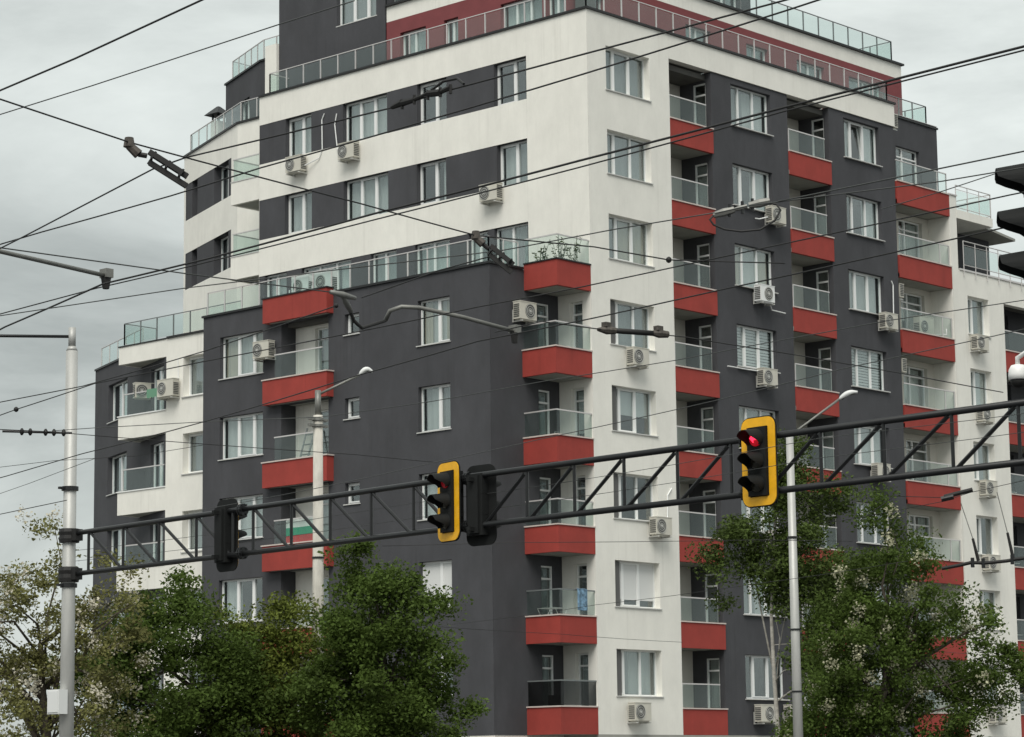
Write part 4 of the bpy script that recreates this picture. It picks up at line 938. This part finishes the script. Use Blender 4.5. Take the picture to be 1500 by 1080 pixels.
for p in ((-47.66, -42.64, 6.08), (-47.60, -42.72, 6.10), (-47.55, -42.78, 6.12)):
    q_ = MB(); q_.tube([(p[0], p[1], p[2]-.05), (p[0], p[1], p[2]+.05)], .014, 6); q_.build('bolt', 'black_steel', t)
q_ = MB(); q_.tube([(-47.73, -42.55, 6.06), (-47.76, -42.52, 6.01), (-47.74, -42.54, 5.97), (-47.69, -42.61, 5.93), (-47.61, -42.71, 5.91), (-47.52, -42.83, 5.92), (-47.45, -42.92, 5.99), (-47.42, -42.955, 6.07), (-47.44, -42.93, 6.12), (-47.49, -42.865, 6.13)], .009, 6); q_.build('cable_loop', 'cable', t, smooth=True)
t = thing('bead_insulator', 'string of small black insulator beads on the wire left of the mast', 'line insulator', (-44.3, -28.9, 6.0), 'insulators on the wires')
A, C_ = Vector((-44.40, -28.80, 6.0)), Vector((-43.72, -29.30, 5.99))
q_ = MB(); q_.tube([A, C_], .016, 6); q_.build('rod', 'black_steel', t)
for f in (.28, .40, .62, .74, .88):
    c0 = A.lerp(C_, f); q_ = MB(); ax = (C_-A).normalized(); q_.lathe([(.02, -.025), (.045, -.01), (.045, .01), (.02, .025)], c0, ax, 10); q_.build('bead', 'black_rubber', t)
def ball(label, p, r):
    q_ = MB(); q_.lathe([(r*.3, -r), (r*.8, -r*.6), (r, 0), (r*.8, r*.6), (r*.3, r)], p, (0, 0, 1), 12); tag(q_.build('wire_ball', 'black_rubber', smooth=True), label, 'wire clamp', 'insulators on the wires')
ball('small black ball clamp on the rising wire at the far left', (-45.42, -30.45, 6.0), .03); ball('black ball clamp under the upper left red balcony', (-47.15, -37.64, 6.05), .022)
ball('small black clamp on the span wire right of the white corner windows', (-46.79, -41.31, 6.0), .026)
# bracket pipes of the overhead line
def pipe(label, pts, r, tip=True, mt='zinc'):
    t = thing('bracket_arm', label, 'bracket arm', pts[0], 'bracket arms of the overhead line')
    q_ = MB(); q_.tube(pts, r, 10); q_.build('pipe', mt, t, smooth=True)
    if tip:
        e = Vector(pts[-1]); q_ = MB(); q_.box(e.x-.035, e.x+.045, e.y-.05, e.y+.05, e.z-.02, e.z+.06); q_.build('end_block', mt, t)
        q_ = MB(); q_.tube([e, e-Vector((0, 0, .12))], [.05, .03], 6); q_.build('hanger', 'black_rubber', t)
    return t
pipe('grey bracket pipe slanting in from the left edge to the thick wire', [(-52.5, -37.6, 6.25), (-50.51, -36.96, 6.2), (-49.10, -36.71, 6.2)], .020)
pipe('long curved grey bracket pipe in front of the dark block window', [(-45.84, -36.96, 6.16), (-45.86, -37.04, 6.24), (-45.80, -37.14, 6.275), (-45.66, -37.24, 6.27), (-45.2, -37.40, 6.21), (-44.62, -37.55, 6.12)], .022)
pipe('dark stay pipe running from the left edge to the top of the mast', [(mx_-3.4, my_+3.7, 9.62), (mx_-1.2, my_+1.3, 9.60), (mx_, my_, 9.56)], .028, tip=False, mt='black_steel')
t = thing('pull_off_clamp', 'pale forked pull-off clamp above the small square windows', 'wire clamp', (-47.1, -37.5, 6.2), 'insulators on the wires')
for pts, mt_ in (([(-47.11, -37.52, 6.2), (-46.93, -37.51, 6.195), (-46.73, -37.45, 6.2)], 'zinc'), ([(-46.95, -37.51, 6.19), (-46.83, -37.44, 6.14), (-46.75, -37.42, 6.07)], 'zinc')):
    q_ = MB(); q_.tube(pts, [.02, .032, .022], 8); q_.build('prong', mt_, t, smooth=True)
q_ = MB(); q_.tube([(-46.76, -37.42, 6.07), (-46.55, -37.25, 6.03), (-46.3, -37.1, 6.01), (-45.86, -36.97, 6.15)], .018, 8); q_.build('link_rod', 'black_rubber', t)
# suspension gear at the right
t = thing('wire_crossbar', 'black wire crossbar hung on two slanted rods before the white wing', 'wire hanger', (-35.75, -37.18, 4.3), 'insulators on the wires')
for top, mid, bot in (((-35.85, -37.02, 5.05), (-35.78, -37.13, 4.60), (-35.75, -37.18, 4.32)), ((-35.61, -37.4, 5.17), (-35.55, -37.49, 4.66), (-35.52, -37.54, 4.33))):
    q_ = MB(); q_.tube([top, mid], .006, 6); q_.build('rod', 'zinc', t)
    q_ = MB(); q_.tube([mid, bot], [.016, .022], 8); q_.build('sleeve', 'black_rubber', t)
q_ = MB(); q_.tube([(-36.0, -36.80, 4.235), (-35.88, -36.98, 4.27), (-35.80, -37.10, 4.30), (-35.7, -37.26, 4.29), (-35.56, -37.47, 4.31), (-35.5, -37.58, 4.33), (-35.3, -37.9, 4.36)], .022, 8); q_.build('bar', 'black_rubber', t)
for p in ((-35.79, -37.12, 4.30), (-35.72, -37.23, 4.29), (-35.53, -37.53, 4.325)):
    q_ = MB(); q_.tube([(p[0], p[1], p[2]-.06), (p[0], p[1], p[2]+.06)], .024, 8); q_.build('clamp', 'black_steel', t)
t = thing('line_insulator', 'short black section insulator right of the tree top, before the right red balconies', 'line insulator', (-35.96, -36.85, 5.12), 'insulators on the wires')
q_ = MB(); q_.tube([(-35.96, -36.85, 5.13), (-35.77, -37.15, 5.21)], .028, 8); q_.build('rod', 'black_rubber', t)
q_ = MB(); q_.tube([(-35.98, -36.82, 5.10), (-35.90, -36.95, 5.13)], .035, 8); q_.build('end_clamp', 'black_steel', t)

# ------------------------------------------------------------------ trees
def tree(name, label, base, h, rt, blobs, nleaf, lsize, leafmat, seed, cr=(.34, .62), per=70, bark='bark', bloom=0, bloommat='blossom', limbs=10, trunk_top=None, fill=.62, group='trees by the kerb', bare=0):
    g = np.random.default_rng(seed); rn = random.Random(seed)
    t = thing(name, label, 'tree', base, group)
    bx, by, bz = base
    # clump centres spread through the volume of the crown, denser near its surface
    w = np.array([e[3]*e[4]*e[5] for e in blobs]); w = w/w.sum(); nc = max(8, nleaf//per); cs = []
    for i in range(nc):
        e = blobs[g.choice(len(blobs), p=w)]; v = g.normal(size=3); v /= np.linalg.norm(v); r = (g.random()**(1/3))*(1-fill)+fill if g.random() < .7 else g.random()**.5
        r *= 1+.16*g.normal()
        cs.append([bx+e[0]+v[0]*e[3]*r, by+e[1]+v[1]*e[4]*r, bz+e[2]+v[2]*e[5]*r])
    cs = np.array(cs); crr = g.uniform(*cr, size=nc)
    # trunk and limbs
    tr = MB(); tt = trunk_top or h*.62
    pts = [(bx+.10*math.sin(i*.9+seed)*i/6, by+.10*math.cos(i*1.3+seed)*i/6, bz+tt*i/6) for i in range(7)]
    tr.tube(pts, [rt*(1.25 if i == 0 else 1)*(1-.11*i) for i in range(7)], 9)
    idx = g.choice(nc, size=min(nc, limbs*3), replace=False)
    for j, i in enumerate(idx):
        f = rn.uniform(.38, 1.0); k = min(5, int(f*6)); a = Vector(pts[k]).lerp(Vector(pts[k+1]), f*6-k); c = Vector(cs[i])
        big = j < limbs
        m1 = a.lerp(c, .4)+Vector((rn.uniform(-.2, .2), rn.uniform(-.2, .2), rn.uniform(.1, .45))); m2 = a.lerp(c, .75)+Vector((rn.uniform(-.15, .15), rn.uniform(-.15, .15), rn.uniform(0, .25)))
        r0 = rt*(.38 if big else .2); tr.tube([a, m1, m2, c], [r0, r0*.7, r0*.42, r0*.16], 6)
    tr.build('trunk', bark, t, smooth=True)
    def cards(n, centers, rad, size, asp, name_, mt, flat=.7):
        ci = g.integers(0, len(centers), n); off = g.normal(size=(n, 3))*.52; off *= np.minimum(1, 1.25/np.maximum(.01, np.linalg.norm(off, axis=1)))[:, None]
        pos = centers[ci]+off*rad[ci][:, None]*np.array([1, 1, flat])
        a = g.normal(size=(n, 3)); a[:, 2] *= .7; a /= np.linalg.norm(a, axis=1)[:, None]
        nn = g.normal(size=(n, 3))+np.array([-.25, -.2, .9]); bb = np.cross(nn, a); bb /= np.maximum(1e-6, np.linalg.norm(bb, axis=1))[:, None]
        s = size*g.uniform(.6, 1.35, size=n)[:, None]; cc = np.cross(a, bb)
        v = np.stack([pos-a*s*.5, pos+bb*s*asp*.5-cc*s*.06, pos+a*s*.5, pos-bb*s*asp*.5-cc*s*.06], axis=1).reshape(-1, 3)-np.array(base)
        me = bpy.data.meshes.new(name_); me.vertices.add(n*4); me.vertices.foreach_set('co', v.ravel()); me.loops.add(n*4); me.loops.foreach_set('vertex_index', np.arange(n*4, dtype=np.int32))
        me.polygons.add(n); me.polygons.foreach_set('loop_start', np.arange(0, n*4, 4, dtype=np.int32)); me.polygons.foreach_set('loop_total', np.full(n, 4, dtype=np.int32))
        me.materials.append(MATS[mt]); me.update(calc_edges=True); me.validate()
        o = bpy.data.objects.new(name_, me); COL.objects.link(o); o.parent = t; return o
    cards(nleaf, cs, crr, lsize, .55, 'crown', leafmat)
    if bloom:
        outer = cs[g.choice(nc, size=max(3, min(nc, 110)), replace=False)]+g.normal(size=(max(3, min(nc, 110)), 3))*.22
        cards(bloom, outer, np.full(len(outer), .17), lsize*.75, .8, 'blossom', bloommat, 1.1)
    return t
tree('leafy_tree', 'deep green bushy tree in front of the left balconies, left of the concrete pole', (-24.6, -9.0, 0), 6.6, .16,
     [(-.4, -.1, 4.5, 1.6, 1.5, 1.5), (-.1, -.2, 5.75, .8, .8, .75), (-1.4, .8, 3.8, 1.3, 1.2, 1.4), (.8, -1.0, 4.0, .9, .9, 1.2), (-.3, 0, 2.6, 1.8, 1.8, 1.5)], 62000, .10, 'leaf_deep', 3, per=330, cr=(.26, .60))
tree('leafy_tree', 'yellowish green tree directly left of the concrete lamp pole', (-22.4, -9.6, 0), 6.4, .15,
     [(0, 0, 4.4, 1.1, 1.1, 1.3), (.3, -.4, 5.5, .65, .65, .7), (-.4, .4, 3.0, 1.4, 1.4, 1.4), (-.6, .6, 4.9, .6, .6, .7)], 40000, .095, 'leaf_olive', 5, per=300, cr=(.24, .55))
tree('leafy_tree', 'round deep green tree in front of the dark block, right of the concrete pole', (-22.1, -12.6, 0), 7.0, .17,
     [(0, 0, 5.2, 1.25, 1.25, 1.2), (-.15, .2, 6.35, .75, .75, .7), (.85, -1.1, 4.3, .75, .75, .65), (-.2, .1, 3.6, 1.45, 1.45, 1.4), (.5, -.6, 2.5, 1.2, 1.2, 1.2), (-.7, .8, 4.1, .8, .8, 1.1)], 62000, .10, 'leaf_deep', 8, per=330, cr=(.26, .60))
tree('acacia_tree', 'pale olive blossoming acacia behind the gantry mast', (-30.6, -11.6, 0), 7.4, .16,
     [(0, -.2, 5.2, 1.2, 1.2, 1.2), (-1.1, 1.1, 4.4, 1.3, 1.3, 1.3), (1.0, -.9, 4.8, .8, .8, 1.4), (.2, -.1, 7.0, .6, .6, .8), (-1.6, 1.6, 5.6, .8, .8, .8), (0, 0, 3.0, 1.8, 1.8, 1.4), (.9, -.9, 6.0, .55, .55, .6)], 27000, .085, 'leaf_pale', 12, bloom=4500, bloommat='blossom_cream', per=150, cr=(.18, .40))
tree('acacia_tree', 'dark limbed acacia with cream blossoms in front of the right balconies', (-11.8, -19.2, 0), 8.3, .2,
     [(.3, -.3, 6.0, 1.2, 1.2, 1.4), (.2, -.2, 7.6, .6, .6, .8), (1.5, -1.7, 5.3, 1.0, 1.0, .8), (1.7, -1.9, 3.9, 1.1, 1.1, .7), (-.4, .4, 4.3, 1.5, 1.5, 1.6), (-.8, .8, 2.6, 1.3, 1.3, 1.3), (.8, -.8, 2.9, 1.1, 1.1, .8)], 66000, .092, 'leaf_deep', 21, bloom=7500, per=260, cr=(.22, .52), limbs=14)
tree('birch_tree', 'tall thin tree with pale branches behind the slim steel pole', (-11.3, -15.6, 0), 10.8, .075,
     [(.1, -.1, 8.8, .7, .7, 1.0), (.3, -.3, 10.0, .5, .5, .5), (-.65, .75, 7.2, .75, .75, .9), (.6, -.7, 6.6, 1.1, 1.1, 1.2), (.75, -.8, 5.1, .9, .9, 1.1), (1.0, -1.1, 3.2, 1.0, 1.0, 1.5), (.9, -1.0, 8.3, .7, .7, .6)], 58000, .092, 'leaf_fresh', 33, per=300, cr=(.26, .58), bark='birch_bark', limbs=5, trunk_top=8.5)
# planters on the corner terrace over the topmost corner balcony
for i, (x, y, lb) in enumerate(((-1.45, .9, 'leftmost leafy plant behind the glass of the top corner balcony'), (-1.2, .3, 'tall leafy plant at the outer corner of the top corner balcony'), (-.55, .28, 'bushy leafy plant on the right side of the top corner balcony'))):
    z = b(5)+.17; t = thing('potted_plant', lb, 'plant', (x, y, z), 'plants on the corner terrace')
    q_ = MB(); q_.lathe([(.13, 0), (.18, .32), (.16, .32), (.15, .28)], (x, y, z), (0, 0, 1), 12); q_.build('pot', 'shade_render', t)
    q_ = MB(); rn = random.Random(i)
    for k in range(9):
        a = rn.uniform(0, 6.3); l = rn.uniform(.6, 1.35); e = (x+math.cos(a)*.28*l, y+math.sin(a)*.28*l, z+.3+l); q_.tube([(x, y, z+.28), ((x+e[0])/2, (y+e[1])/2, z+.3+l*.6), e], .008, 4)
        for m_ in range(12):
            f = rn.uniform(.25, 1); c0 = Vector((x, y, z+.3)).lerp(Vector(e), f); d_ = Vector((rn.uniform(-1, 1), rn.uniform(-1, 1), rn.uniform(-.4, .6))).normalized()*rn.uniform(.07, .14); w_ = d_.cross(Vector((rn.random(), .3, 1))).normalized()*.03
            q_.face([c0, c0+d_*.5+w_, c0+d_, c0+d_*.5-w_])
    q_.build('foliage', 'leaf_deep', t, recalc=False)

for o in bpy.data.objects:
    if '_o' in o: del o['_o']
S.render.engine = 'CYCLES'
S.render.resolution_x = 1024; S.render.resolution_y = 737
